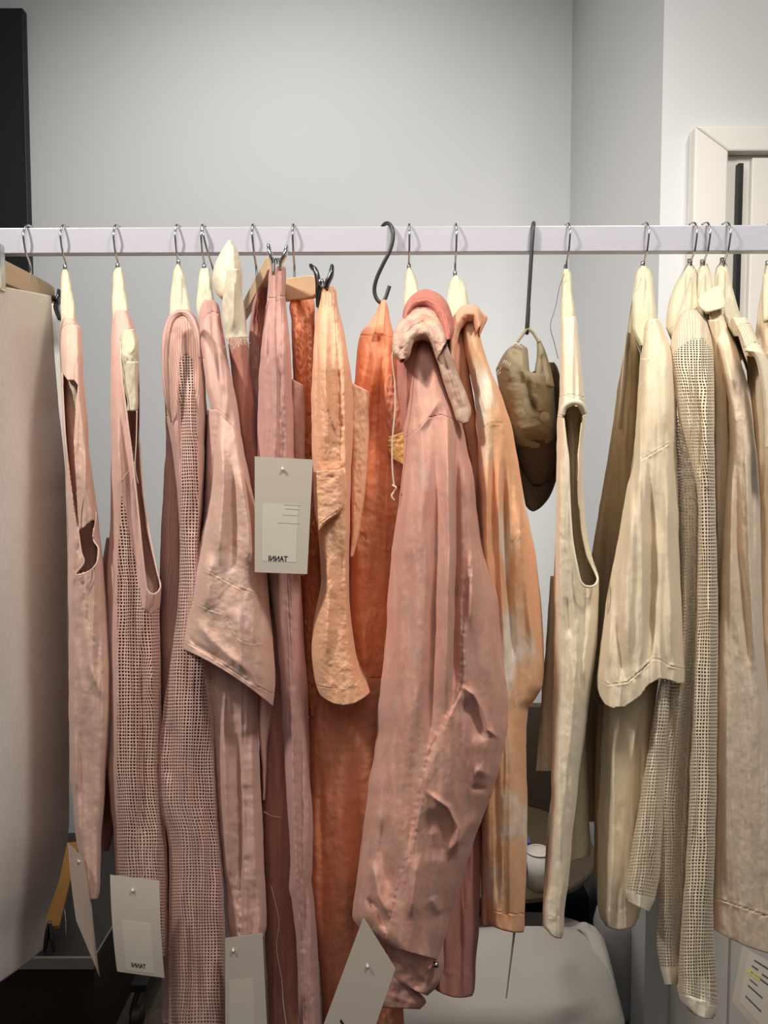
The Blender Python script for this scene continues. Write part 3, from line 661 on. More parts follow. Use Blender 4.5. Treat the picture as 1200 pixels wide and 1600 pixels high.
# ------------------------------------------------------------------ G5 mauve trousers on clip hanger
ch = garment('clip_hanger', 'pale wooden clip hanger with chrome clip gripping the mauve trousers waistband', 'hanger', 402, 440)
tube('hook', hookgeo(float(at(400, 425, RAILY)[0])-.003, float(at(402, 440, RAILY)[2]), lean=.004), .0018, M['chrome'], ch, n=70, m=10)
bar('wooden_bar', (424, 412, 1.075), (378, 494, 1.38), .026, .011, M['wood'], ch)
clip(ch, (433, 415), 1.055, 1.0)
g = garment('trousers', 'mauve elastic waist trousers hanging from a chrome clip', 'trousers', 470, 1600)
R5 = [(416, 421, 446), (425, 420, 447), (445, 419, 447), (462, 419, 446), (480, 415, 447), (510, 411, 451), (550, 407, 454), (600, 404, 456), (650, 402, 458), (700, 402, 459), (800, 404, 463), (880, 412, 468), (940, 424, 472), (1000, 433, 475), (1100, 440, 482), (1200, 445, 484),
      (1300, 451, 489), (1350, 454, 489), (1385, 452, 486), (1410, 457, 489), (1500, 464, 497), (1610, 468, 502), (1700, 470, 505)]
sheet('leg', M['mauve'], g, R5, Y=[(410, 1.06), (460, 1.05), (560, 1.01), (1700, 1.0)], bulge=.022, back='mirror', nu=84, nv=440, wb=.4,
      folds=[([(419, 498), (419, 570)], 2, -.006), ([(428, 560), (428, 700), (440, 1000)], 5, .004), ([(452, 1000), (462, 1350), (474, 1600)], 6, .006), ([(404, 620), (412, 800)], 5, -.006)]+
            [([(421+k*3.1, 418), (421+k*3.1, 460), (419+k*3.9, 480)], 1.0, .0014) for k in range(9)],
      seams=[([(441, 480), (441, 700), (448, 900), (458, 1100), (462, 1250), (469, 1390), (476, 1600)], 1.5, .001), ([(447, 500), (449, 700), (452, 900), (464, 1100)], 1.2, .0007), ([(417, 465), (446, 463)], 1.3, .001)],
      wr=WR+[(10, 9, .0004, 'n')], parts=[('waistband', M['mauve'], [(400, 400), (460, 400), (460, 463), (400, 466)])])
sheet('waist_drape', M['mauve2'], g, [(425, 411, 419), (450, 403, 419), (480, 394, 416), (520, 389, 412), (560, 388, 410), (640, 392, 408), (720, 398, 408)], Y=[(420, 1.12), (520, 1.2), (720, 1.15)], bulge=.02, nu=30, wr=[(5, 30, .002, 'r')])
sheet('pocket', M['mauve'], g, [(456, 592, 475, 602), (456, 640, 477, 640), (457, 700, 477, 700), (458, 760, 476, 760), (461, 900, 475, 900)], Y=1.04, bulge=.006, nu=20, wr=[(10, 20, .001, 'n')])

# ------------------------------------------------------------------ G6 peach cargo trousers on clip hanger
ch = garment('clip_hanger', 'wooden clip hanger with dark chrome clip gripping the peach cargo trousers', 'hanger', 459, 450)
tube('hook', hookgeo(float(at(460, 436, RAILY)[0]), float(at(459, 446, RAILY)[2])), .0018, M['chrome'], ch, n=70, m=10)
bar('wooden_bar', (425, 457, 1.215), (497, 447, 1.105), .034, .011, M['wood'], ch)
tube('clip', [at(488, 418, 1.07), at(494, 425, 1.062), at(497, 445, 1.06), at(496, 480, 1.062)], [.0035, .004, .004, .002], M['dchrome'], ch, n=24, m=10, flat=2.2)
tube('clip', [at(519, 417, 1.06), at(517, 430, 1.055), at(512, 442, 1.055), at(510, 452, 1.055)], [.003, .004, .004, .003], M['dchrome'], ch, n=24, m=10, flat=2.2)
P = []; ctr = at(506, 441, 1.055)
for i in range(60):
    a = i/60*2*np.pi*5; P.append(ctr+np.array(((i/60-.5)*.016, math.sin(a)*.0042, math.cos(a)*.0042)))
tube('clip_spring', P, .0009, M['chrome'], ch, n=240, m=6)
g = garment('cargo_trousers', 'peach nylon cargo trousers with a flap pocket and rolled hem', 'trousers', 530, 1107)
R6 = [(447, 500, 521), (455, 498, 525), (470, 497, 527), (490, 494, 531), (520, 491, 538), (550, 489, 543), (600, 487, 550), (640, 486, 552), (700, 487, 550), (740, 490, 548), (800, 494, 547), (850, 499, 546), (900, 502, 545), (940, 496, 546), (980, 489, 550),
      (1020, 487, 556), (1050, 491, 564), (496, 1075, 573, 1070, 10), (500, 1086, 578, 1082, 18)]
flap = [(489, 744), (537, 739), (538, 788), (530, 802), (514, 811), (497, 826), (492, 790)]
sheet('leg', M['peach'], g, R6, Y=[(440, 1.06), (500, 1.04), (580, .995), (900, .975), (1110, .965)], bulge=.025, back='mirror', nu=100, nv=420, wb=.4, off=-.002,
      folds=[([(512, 460), (508, 560), (510, 740)], 8, .012), ([(496, 480), (494, 700)], 3, -.006), ([(536, 540), (540, 740), (544, 1000)], 5, .006), ([(528, 520), (530, 700)], 3, -.005), ([(505, 830), (515, 920), (508, 1060)], 10, .010),
             ([(534, 840), (532, 1000)], 8, -.006), ([(500, 590), (530, 690)], 3, .004), ([(503, 580), (512, 720)], 3, -.004)]+[([(500+k*4.2, 450), (498+k*5, 480)], 1.5, .002) for k in range(7)],
      seams=[([(523, 480), (530, 600), (532, 735)], 1.5, .0014), ([(490, 742), (537, 738)], 1.5, .0018), ([(497, 824), (514, 810), (530, 801), (538, 788)], 1.6, .002), ([(498, 1066), (530, 1076), (574, 1058)], 1.6, .0014)],
      wr=[(16, 12, .0008, 'n'), (7, 6, .00035, 'r'), (30, 160, .003, 'n')], parts=[('hem', M['peach'], [(480, 1068), (530, 1078), (590, 1056), (590, 1120), (480, 1120)])])
sheet('pocket_flap', M['peach'], g, [(489, 737, 536, 733), (489, 745, 538, 741), (490, 770, 539, 768), (491, 790, 539, 786), (493, 808, 531, 801), (496, 822, 512, 814), (497, 829, 502, 825)], Y=.955, bulge=.010, nu=44, nv=60, jit=.2, back=.008, wb=1, seams=[([(494, 822), (512, 809), (529, 798), (534, 786)], 1.3, .001), ([(490, 748), (537, 744)], 1.3, .001)], wr=[(12, 9, .0010, 'n')])
sheet('pocket', M['peach'], g, [(546, 596, 577, 612), (548, 650, 577, 660), (549, 720, 574, 730), (549, 830, 562, 830), (547, 870, 552, 870)], Y=1.015, bulge=.008, nu=24, wr=[(8, 10, .001, 'r')])
sheet('waist_gather', M['orange'], g, [(466, 455, 490), (480, 452, 492), (500, 455, 492), (540, 456, 492), (600, 458, 492), (750, 464, 495), (900, 470, 505), (1050, 476, 500), (1120, 482, 500)], Y=[(460, 1.16), (540, 1.12), (1120, 1.08)],
      bulge=.02, nu=40, folds=[([(470, 520), (470, 700)], 5, .008), ([(480, 480), (484, 700)], 3, -.006)], wr=[(5, 9, .003, 'r'), (14, 90, .004, 'n')])

# ------------------------------------------------------------------ G7 orange garment on S-hook
hk = thing('s_hook', 'black steel S-hook over the rail carrying the orange trousers', 'hook', tuple(float(c) for c in at(600, 420, RAILY)), 'black steel hooks')
sy = RAILY
ptube('hook_rod', [(596, 366, sy+.022), (597, 356, sy+.018), (602, 349.5, sy+.004), (608, 350, sy-.008), (613, 358, sy-.017), (614, 372, sy-.019), (609, 392, sy-.018), (599, 412, sy-.014), (589, 434, sy-.008), (585, 452, sy-.004), (588, 466, sy-.003), (596, 473, sy-.003), (602, 466, sy-.003), (606, 455, sy-.003), (608.5, 447, sy-.003)],
      .0031, M['blackmetal'], hk, n=140, m=14)
g = garment('trousers', 'bright orange crinkled nylon trousers hung by a loop from the black S-hook', 'trousers', 570, 1600)
R7 = [(472, 594, 603), (480, 591, 606), (495, 583, 609), (512, 570, 613), (520, 564, 615), (545, 558, 620), (580, 555, 625), (620, 552, 632), (700, 549, 640), (800, 546, 650), (900, 546, 650), (1000, 540, 640), (1060, 520, 630), (1110, 485, 620), (1160, 478, 610), (1300, 480, 612), (1400, 485, 615), (1500, 498, 625),
      (1610, 505, 632), (1700, 508, 636)]
sheet('leg', M['orange'], g, R7, Y=[(470, 1.19), (520, 1.12), (600, 1.08), (800, 1.06), (1700, 1.06)], bulge=.03, back='mirror', nu=100, nv=420, wb=.6,
      folds=[([(590, 530), (575, 640), (572, 800)], 6, .008), ([(604, 540), (606, 700), (600, 900)], 8, .010), ([(580, 540), (560, 640)], 4, -.006), ([(560, 700), (556, 900)], 5, .006), ([(598, 540), (590, 760)], 4, -.007), ([(566, 950), (570, 1050)], 10, .008),
             ([(500, 1180), (505, 1500)], 7, -.008), ([(530, 1150), (532, 1500)], 12, .006), ([(560, 1150), (556, 1500)], 9, -.004)],
      seams=[([(564, 524), (590, 522), (614, 530)], 1.6, .0014), ([(550, 820), (575, 845), (612, 858)], 2.2, .0022), ([(548, 968), (575, 975), (600, 992)], 1.8, .0012)],
      wr=[(18, 12, .0012, 'n'), (8, 8, .0007, 'r'), (30, 160, .004, 'n')], parts=[('yoke', M['orange2'], [(540, 460), (630, 460), (630, 531), (590, 522), (550, 526)]), ('lower_leg', M['orange2'], [(460, 1060), (680, 1060), (680, 1720), (460, 1720)])])
sheet('hanging_loop', M['orange2'], g, [(468, 596, 603), (490, 592, 602), (520, 586, 600)], Y=[(468, 1.185), (520, 1.10)], bulge=.002, nu=10, solid=.002, back=None)
sheet('side_pocket', M['orange2'], g, [(585, 607, 613), (604, 600, 622), (640, 601, 630), (700, 606, 640), (760, 610, 640)], Y=1.055, bulge=.008, nu=30, wr=[(8, 12, .0018, 'r')], seams=[([(600, 604), (612, 588), (622, 606)], 1.2, .001)])
sheet('gold_flap', M['gold'], g, [(603, 684, 640, 672), (605, 700, 640, 715), (612, 716, 640, 730)], Y=1.035, bulge=.006, nu=24, wr=[(7, 7, .0018, 'r')])

# ------------------------------------------------------------------ G8 long rose jacket
g = garment('jacket', 'long washed rose jacket with rolled collar and wide seamed sleeve, largest on the rail', 'jacket', 660, 1560)
J = [(505, 640, 676), (520, 641, 682), (550, 640, 690), (580, 638, 697), (610, 636, 704), (640, 634, 713), (665, 632, 722), (700, 630, 730), (750, 627, 740), (800, 621, 745), (850, 614, 754), (900, 610, 771), (940, 606, 782), (1000, 602, 786), (1050, 597, 790),
     (1100, 592, 795), (1140, 589, 795), (1180, 584, 787), (1220, 577, 776), (1260, 571, 760), (1300, 566, 746), (1350, 560, 729), (1400, 553, 714), (1430, 551, 704), (561, 1450, 697, 1462), (580, 1464, 690, 1482), (602, 1477, 685, 1500)]
sheet('sleeve', M['rose'], g, J, Y=[(500, 1.06), (560, 1.005), (650, .965), (800, .935), (1100, .925), (1500, .93)], bulge=.06, bpow=3, back=.12, nu=150, nv=560, wb=.8, jit=1.2,
      folds=[([(668, 620), (655, 900), (636, 1250)], 15, .012), ([(698, 600), (702, 860), (694, 1160)], 9, .020), ([(712, 640), (714, 860), (708, 1120)], 5, -.022), ([(730, 680), (738, 900), (736, 1020)], 8, .014), ([(682, 660), (676, 1000), (668, 1200)], 6, -.010), ([(640, 660), (618, 1100)], 10, .008),
             ([(660, 560), (664, 640)], 8, -.006), ([(690, 620), (650, 680)], 5, .005), ([(764, 940), (775, 1130), (740, 1250)], 10, .006),
             ([(716, 1068), (740, 1085), (752, 1108), (762, 1140), (790, 1160)], 4, .009), ([(718, 1090), (738, 1120), (758, 1160)], 12, -.010),
             ([(660, 1232), (700, 1262), (716, 1295), (710, 1335)], 4, .008), ([(672, 1260), (692, 1300), (688, 1350)], 15, -.011), ([(690, 1340), (720, 1310), (750, 1265)], 10, .010), ([(740, 1200), (775, 1215)], 9, .006), ([(733, 1230), (765, 1235)], 5, -.006),
             ([(600, 1270), (596, 1330), (612, 1400)], 8, -.008), ([(580, 1340), (592, 1400), (612, 1440)], 8, .010), ([(568, 1400), (590, 1420), (606, 1460)], 5, -.008), ([(655, 1330), (640, 1440)], 9, .007), ([(672, 1400), (690, 1430)], 8, .005)],
      seams=[([(745, 830), (738, 870), (735, 900), (724, 950), (722, 1000), (722, 1060), (712, 1095), (694, 1130), (672, 1170), (661, 1215), (655, 1260), (640, 1330), (622, 1390), (601, 1466)], 1.8, .0013),
             ([(655, 668), (668, 653), (690, 648), (708, 655), (720, 668)], 1.6, .0012)],
      steps=[([(735, 905), (722, 1000), (722, 1070), (690, 1140), (662, 1215), (655, 1260), (628, 1380), (602, 1470)], 2.5, -.007)],
      wr=[(34, 200, .005, 'n'), (14, 40, .0006, 'n'), (6, 8, .0002, 'n')],
      parts=[('shoulder_yoke', M['rose'], [(620, 495), (740, 495), (740, 690), (720, 668), (708, 655), (690, 648), (668, 653), (655, 668), (634, 684), (628, 684), (630, 640)])])
ck = sheet('cuff', M['rose'], g, [(602, 1460, 690, 1455), (603, 1480, 693, 1470), (606, 1500, 694, 1500), (612, 1520, 690, 1525), (622, 1535, 680, 1545), (640, 1545, 668, 1556)], Y=.975, bulge=.03, back=.04, nu=60,
      folds=[([(620, 1500), (660, 1510)], 7, .006), ([(650, 1530), (684, 1500)], 5, .005)], wr=[(14, 12, .0018, 'n')])
sheet('cuff', M['rose'], g, [(590, 1520, 625, 1520), (592, 1534, 652, 1548), (590, 1560, 666, 1565), (598, 1575, 656, 1577)], Y=1.0, bulge=.02, back=.03, nu=50, folds=[([(600, 1552), (655, 1570)], 4, .003)], wr=[(14, 12, .0014, 'n')], seams=[([(596, 1540), (662, 1562)], 1.4, .0012)])
sheet('body', M['rose3'], g, [(515, 634, 660), (540, 624, 660), (565, 620, 660), (600, 620, 660), (650, 626, 660), (800, 640, 740), (1000, 640, 770), (1180, 660, 768), (1250, 670, 756), (1350, 668, 751), (1450, 666, 749), (1500, 668, 744), (672, 1536, 741, 1548, 8), (676, 1544, 738, 1556, 8)],
      Y=1.0, off=.02, bulge=.03, back='mirror', nu=70, folds=[([(700, 1300), (696, 1530)], 8, .008), ([(722, 1300), (720, 1530)], 7, -.006)], seams=[([(690, 1520), (742, 1522)], 1.4, .0012)], wr=WR)
tube('snap_button', [at(681, 1507, .973), at(681, 1507, .966)], .0042, M['chrome'], g, n=4, m=16)
def px2(y): return .00085*y
HY = [(450, 1.08), (480, 1.05), (530, 1.01), (660, .985)]
sheet('rolled_collar', M['rose2'], g, [(630, 500, 634, 503), (631, 488, 638, 492), (637, 472, 646, 482), (649, 459, 656, 478), (665, 453, 668, 480), (683, 459, 679, 489), (697, 473, 687, 504), (705, 494, 691, 519), (708, 515, 692, 528), (703, 530, 696, 532)], Y=HY, off=-.03, bulge=.022, bpow=2, back=.03, wb=.9, nu=40, nv=120, jit=.3,
      folds=[([(634, 480), (652, 464), (668, 460), (686, 469), (700, 496), (702, 520)], 1.5, -.0015), ([(636, 484), (653, 470), (668, 467), (683, 476), (695, 500), (698, 522)], 1.5, -.0015)], wr=[(9, 9, .0012, 'n')])
sheet('inner_collar', M['mauve'], g, [(626, 505, 632, 508), (636, 488, 642, 496), (650, 477, 653, 490), (668, 477, 664, 492), (682, 490, 676, 503), (692, 512, 684, 522)], Y=HY, off=-.012, bulge=.01, back=.02, nu=24, nv=60, jit=.3, wr=[(8, 8, .0015, 'r')])
sheet('patterned_hood', M['hood'], g, [(626, 562, 632, 560), (614, 548, 638, 556), (615, 525, 643, 541), (623, 506, 647, 531), (637, 493, 652, 527), (655, 484, 661, 525), (671, 485, 670, 528), (684, 498, 676, 536), (692, 515, 680, 548), (697, 532, 684, 560)],
      Y=HY, off=-.035, bulge=.012, bpow=4, back=.03, wb=.9, nu=44, nv=150, jit=.8, folds=[([(628, 528), (645, 510), (662, 503), (676, 520)], 2, -.003), ([(640, 545), (650, 530), (668, 532)], 2, .002)], wr=[(9, 9, .0010, 'r'), (14, 14, .001, 'n')])
sheet('patterned_lining', M['hood2'], g, [(682, 490, 664, 515), (692, 515, 674, 538), (698, 540, 685, 566), (708, 568, 693, 592), (719, 596, 701, 616), (729, 620, 709, 638), (735, 644, 714, 655), (731, 660, 724, 662)],
      Y=HY, off=-.012, bulge=.004, back=.012, wb=.9, nu=30, nv=90, jit=.5, folds=[([(692, 545), (724, 645)], 2.5, .003)], wr=[(12, 12, .0008, 'n')])
ptube('drawstring', [(616, 534, 1.0), (613, 560, .99), (617, 600, .985), (617, 640, .985), (613, 690, .985), (613, 730, .985), (616, 762, .985)], .0011, M['thread'], g, n=70, m=8)
ptube('drawstring', [(613, 758, .983), (619, 762, .98), (616, 768, .983), (612, 775, .983), (616, 782, .984)], .0013, M['thread'], g, n=30, m=8)

# ------------------------------------------------------------------ G9 peach tie-dye shirt
g = garment('shirt', 'peach and white tie-dye collared shirt between the rose jacket and the olive cap', 'shirt', 790, 1455)
R9 = [(500, 722, 748), (520, 723, 750), (550, 727, 757), (580, 733, 767), (610, 739, 781), (640, 743, 791), (665, 744, 799), (700, 746, 806), (740, 746, 812), (780, 748, 819), (800, 748, 823), (850, 748, 834), (900, 749, 841), (950, 752, 846), (1000, 755, 849), (1040, 758, 850), (1070, 758, 848),
      (1090, 757, 838), (1110, 754, 825), (1150, 750, 822), (1200, 748, 823), (1300, 752, 824), (1400, 760, 821), (764, 1440, 820, 1452), (768, 1446, 818, 1457, 4)]
sheet('body', M['tiedye'], g, R9, Y=[(490, 1.06), (560, 1.02), (660, .99), (1460, .985)], bulge=.035, back='mirror', nu=110, nv=460, wb=.4,
      folds=[([(757, 690), (760, 850), (768, 1000)], 9, .010), ([(776, 690), (780, 850), (790, 1050)], 5, .010), ([(785, 700), (792, 900), (806, 1080)], 4, -.013), ([(808, 760), (826, 950), (835, 1050)], 9, .010), ([(768, 700), (770, 900)], 4, -.007), ([(795, 1100), (796, 1440)], 12, .010),
             ([(772, 1150), (778, 1440)], 5, -.007), ([(740, 560), (760, 650)], 6, .006)],
      seams=[([(755, 668), (768, 661), (786, 661)], 1.6, .0014), ([(786, 680), (800, 692), (808, 702)], 1.2, .001), ([(800, 848), (812, 835), (826, 815)], 1.6, .0014), ([(764, 1420), (790, 1428), (820, 1428)], 1.5, .0012)],
      wr=WR+[(10, 14, .0003, 'n')], parts=[('hem', M['tiedye'], [(740, 1417), (790, 1428), (830, 1428), (830, 1470), (740, 1470)])])
sheet('front_facing', M['peach2'], g, [(500, 702, 724), (530, 699, 728), (570, 700, 732), (620, 706, 740), (680, 722, 748), (750, 736, 756), (850, 745, 762), (1000, 750, 770), (1300, 750, 770), (1446, 752, 768)], Y=[(500, 1.07), (600, 1.05), (1450, 1.04)], bulge=.02, nu=34, back='mirror', wr=WR)
sheet('collar', M['peach2'], g, [(701, 575, 710, 572), (701, 540, 713, 542), (704, 512, 716, 520), (712, 491, 724, 506), (726, 478, 732, 500), (741, 477, 739, 500), (750, 487, 742, 508), (752, 503, 745, 520)], Y=[(470, 1.06), (580, 1.02)], off=-.02, bulge=.016, bpow=2, back=.03, wb=.9, nu=36, nv=100, jit=.3, wr=[(10, 10, .001, 'n')])
sheet('collar_point', M['peach2'], g, [(738, 478, 744, 478), (744, 486, 754, 488), (747, 498, 762, 497), (748, 512, 756, 512), (748, 524, 750, 524)], Y=1.045, bulge=.006, nu=16, back=.006)

# ------------------------------------------------------------------ G10 cap on long black hook
hk = thing('long_hook', 'long straight black steel hook over the rail carrying the olive cap', 'hook', tuple(float(c) for c in at(828, 430, RAILY)), 'black steel hooks')
ptube('hook_rod', [(834, 372, sy+.022), (834, 356, sy+.020), (834, 349.5, sy+.010), (833.5, 349, sy-.004), (833, 354, sy-.016), (832, 372, sy-.0185), (829, 420, sy-.017), (826, 470, sy-.014), (823.5, 508, sy-.012), (823, 519, sy-.006), (824, 518, sy+.006), (825, 500, sy+.010), (826, 480, sy+.010)],
      .0031, M['blackmetal'], hk, n=140, m=14)
g = garment('cap', 'olive cotton baseball cap hanging crumpled by its back strap', 'cap', 840, 700)
CY = 1.13
sheet('crown', M['olive'], g, [(799, 540, 814, 537), (790, 549, 824, 545), (784, 558, 826, 562), (778, 570, 828, 580), (775, 578, 862, 588, 2), (778, 598, 865, 604), (783, 625, 867, 628), (790, 648, 869, 652), (796, 668, 869, 672, 4), (802, 690, 868, 684, 4), (812, 706, 862, 694, 4)],
      Y=[(535, CY+.03), (600, CY), (660, CY+.002), (710, CY+.05)], bulge=.045, back=.09, nu=100, nv=220, wb=.8, jit=.3,
      folds=[([(821, 585), (827, 620), (842, 652)], 5, -.020), ([(815, 545), (818, 580), (833, 640)], 4.5, .008), ([(836, 597), (850, 601), (862, 597)], 7, .005), ([(846, 645), (834, 632)], 5, .004), ([(796, 560), (800, 600)], 8, .004), ([(808, 672), (840, 664), (852, 656)], 4, .007), ([(812, 684), (860, 690)], 8, -.012)],
      seams=[([(832, 655), (846, 648)], 1.5, .001), ([(808, 672), (838, 664), (850, 655)], 1.5, .0015)], wr=[(18, 18, .0015, 'n'), (7, 7, .0004, 'n')])
sheet('crown_lining', M['oliveshade'], g, [(670, 800, 868), (700, 808, 868), (725, 815, 868), (745, 822, 862), (758, 828, 852)], Y=[(670, CY+.03), (760, CY+.06)], bulge=.02, back=.03, nu=40, jit=.2)
sheet('crown_side', M['olive'], g, [(838, 528, 845, 532), (839, 545, 852, 548), (838, 560, 857, 562), (836, 575, 861, 578), (834, 600, 866, 604)], Y=[(525, CY+.05), (600, CY+.005)], bulge=.02, back=.03, nu=40, folds=[([(846, 550), (852, 595)], 5, -.006)], wr=[(10, 16, .002, 'n')])
sheet('brim', M['oliveshade'], g, [(566, 858, 866), (574, 845, 871), (590, 820, 875), (620, 805, 877), (680, 800, 878), (715, 803, 877), (740, 806, 872), (760, 810, 866), (776, 815, 859), (788, 820, 850), (796, 826, 841), (799, 831, 835)], Y=[(560, 1.24), (700, 1.22), (800, 1.17)], bulge=.02, back=.008, nu=60, jit=.1, wb=1)
v, f, uv = tube_geo([at(851, 652, CY-.004), at(851, 652, CY-.0065), at(851, 652, CY-.0095)], [.0082, .0080, .0045], n=8, m=24); mesh_obj('button', v, f, M['olive'], g, uv=uv)
ptube('back_strap', [(800, 545, CY+.03), (808, 535, CY+.04), (816, 524, CY+.05), (823, 515, CY+.06), (831, 518, CY+.055), (838, 528, CY+.05), (843, 536, CY+.045)], .0022, M['olive'], g, n=50, m=8, flat=1.8)
ptube('strap_ring', [(800, 541, CY+.025), (806, 536, CY+.02), (812, 541, CY+.02), (815, 546, CY+.025)], .0009, M['pin'], g, n=24, m=6)
geos = []
for (x0, y0, x1, y1) in [(785, 569, 789, 563), (788, 570, 792, 564), (791, 571, 795, 566), (794, 573, 798, 568), (786, 564, 790, 565), (776, 584, 779, 578), (778, 586, 782, 581), (781, 578, 783, 574)]:
    geos.append(tube_geo([at(x0, y0, CY-.008), at((x0+x1)/2, (y0+y1)/2, CY-.0085), at(x1, y1, CY-.008)], .0005, n=5, m=5))
vv, ff, uu = join_geo(geos); mesh_obj('embroidery', vv, ff, M['white_st'], g, uv=uu)

# ------------------------------------------------------------------ G11 cream tank
g = garment('tank_top', 'cream jersey sleeveless top with a long ribbed armhole, right of the olive cap', 'top', 880, 1465)
R11 = [(494, 878, 899), (500, 876, 901), (515, 876, 903), (560, 875, 907), (600, 874, 911), (630, 873, 914), (650, 871, 915), (680, 870, 912), (700, 869, 911), (760, 869, 911), (800, 869, 913), (850, 868, 920), (880, 867, 928), (905, 866, 936), (940, 866, 935), (1000, 865, 933), (1050, 865, 927), (1100, 864, 920),
       (1150, 863, 914), (1200, 862, 907), (1300, 858, 895), (1380, 853, 888), (1420, 848, 883), (848, 1445, 881, 1458), (856, 1455, 878, 1466, 4)]
hole11 = [(880, 650), (886, 638), (896, 633), (905, 637), (911, 648), (907, 680), (903, 720), (904, 780), (909, 830), (918, 870), (929, 893), (934, 905), (929, 915), (919, 918), (908, 910), (901, 882), (894, 840), (890, 780), (888, 720), (884, 685)]
sheet('bodice', M['c_tank'], g, R11, bulge=.03, back='mirror', holes=[hole11], nu=84, nv=460, off=-.002, wb=.5,
      folds=[([(876, 680), (874, 850), (880, 1000)], 5, .006), ([(905, 940), (895, 1100), (870, 1400)], 8, .008), ([(925, 940), (912, 1080)], 6, .006), ([(885, 930), (890, 1000)], 5, -.005), ([(890, 1150), (878, 1400)], 6, -.006), ([(905, 700), (907, 820)], 3, .004)],
      seams=[([(878, 512), (884, 506), (896, 506), (903, 513)], 1.2, .001), ([(872, 620), (890, 615), (912, 620)], 1.0, .0008), ([(872, 760), (876, 830), (890, 890), (905, 925)], 1.2, .0008), ([(904, 925), (910, 930), (934, 932)], 1.2, .0008), ([(905, 960), (898, 1050), (885, 1150)], 1, .0006), ([(848, 1432), (880, 1434)], 1.4, .0012)],
      wr=WR+[(10, 14, .0004, 'n')], parts=[('armhole_rib', M['c_rim'], [(868, 622), (892, 616), (918, 622), (920, 650), (911, 652), (906, 636), (896, 631), (886, 636), (879, 652), (868, 652)])])
sheet('inner_back', M['c_tank'], g, [(632, 884, 908), (700, 888, 908), (780, 890, 910), (850, 894, 918), (900, 902, 932), (925, 904, 934)], Y=1.06, bulge=.015, nu=26, solid=0, folds=[([(896, 660), (896, 800)], 3, .006)])
rim('armhole_binding', M['c_rim'], g, [(880, 652, 1.0), (884, 686, .995), (888, 720, .985), (890, 780, .98), (894, 840, .975), (901, 882, .97), (908, 910, .968), (919, 917, .968), (930, 914, .972), (934, 904, .98), (929, 892, .985), (918, 869, .99), (909, 830, .995), (904, 780, 1.0), (903, 720, 1.005), (908, 680, 1.01), (912, 648, 1.01)], .0015)
ptube('armhole_rib', [(878, 648, .998), (882, 636, .995), (894, 628, .99), (906, 631, .99), (913, 645, .998)], .0042, M['c_rim'], g, n=40, m=14)
sheet('back_panel', M['c_tank'], g, [(900, 860, 872), (1000, 853, 872), (1100, 845, 872), (1180, 839, 870), (1205, 837, 866)], Y=1.1, bulge=.015, nu=26, wr=WR, seams=[([(838, 1180), (870, 1180)], 1.2, .001)])
sheet('side_panel', M['c_tank'], g, [(1080, 900, 917), (1150, 895, 916), (1250, 885, 919), (1320, 880, 922), (878, 1352, 921, 1336)], Y=1.12, bulge=.02, nu=30, wr=WR)
ptube('elastic_strap', [(882, 428, 1.17), (874, 450, 1.16), (868, 480, 1.15), (860, 509, 1.14), (866, 535, 1.14), (872, 560, 1.13)], .0006, M['greyink'], g, n=40, m=5)

# ------------------------------------------------------------------ G12 natural tee
g = garment('t_shirt', 'natural short sleeved tee with a wide banded sleeve hanging to a point', 't-shirt', 970, 1455)
R12 = [(498, 1010, 1028), (506, 1007, 1033), (520, 1005, 1039), (545, 1003, 1049), (575, 1000, 1055), (620, 997, 1057), (690, 992, 1058), (730, 988, 1058), (760, 980, 1059), (800, 973, 1060), (850, 965, 1061), (900, 955, 1063), (950, 946, 1065), (1000, 939, 1067), (1035, 935, 1069), (933, 1062, 1070, 1058), (934, 1095, 1070, 1090), (936, 1118, 1070, 1116)]
sheet('sleeve', M['c_tee'], g, R12, backcut=1056, holes=[[(900, 1050), (931, 1066), (937, 1087), (946, 1101), (957, 1106), (976, 1104), (1000, 1088), (1012, 1071), (1030, 1060), (1046, 1062), (1060, 1068), (1085, 1066), (1080, 1140), (900, 1140)]], Y=[(490, 1.08), (560, 1.02), (680, .985), (1110, .95)], bulge=.04, back=.11, nu=120, nv=420, wb=.7,
      folds=[([(1040, 540), (1040, 680)], 10, .006), ([(1018, 740), (1018, 900), (1016, 1060)], 9, -.020), ([(1044, 720), (1044, 900), (1050, 1050)], 10, .012), ([(990, 760), (980, 900), (985, 1050)], 13, .012), ([(1003, 800), (1004, 1040)], 6, .006), ([(963, 960), (975, 1070)], 4, -.008), ([(955, 930), (950, 1050)], 7, .006), ([(1024, 900), (1022, 1050)], 4, .004)],
      seams=[([(1006, 545), (1008, 515), (1016, 505), (1030, 503), (1038, 512)], 1.4, .0012), ([(990, 735), (1000, 720), (1030, 702), (1044, 694), (1059, 692)], 1.5, .0016), ([(935, 1058), (950, 1070), (980, 1066), (1003, 1046), (1020, 1030), (1030, 1030), (1045, 1040), (1070, 1045)], 1.6, .0018)],
      wr=WR+[(14, 20, .0003, 'n')], parts=[('neckband', M['c_tee'], [(995, 490), (1045, 490), (1045, 518), (1030, 504), (1016, 506), (1009, 520), (1006, 545), (995, 545)]),
                                            ('sleeve_hem', M['c_tee'], [(925, 1056), (950, 1070), (980, 1066), (1003, 1047), (1020, 1031), (1030, 1031), (1045, 1041), (1080, 1047), (1080, 1120), (925, 1120)])])
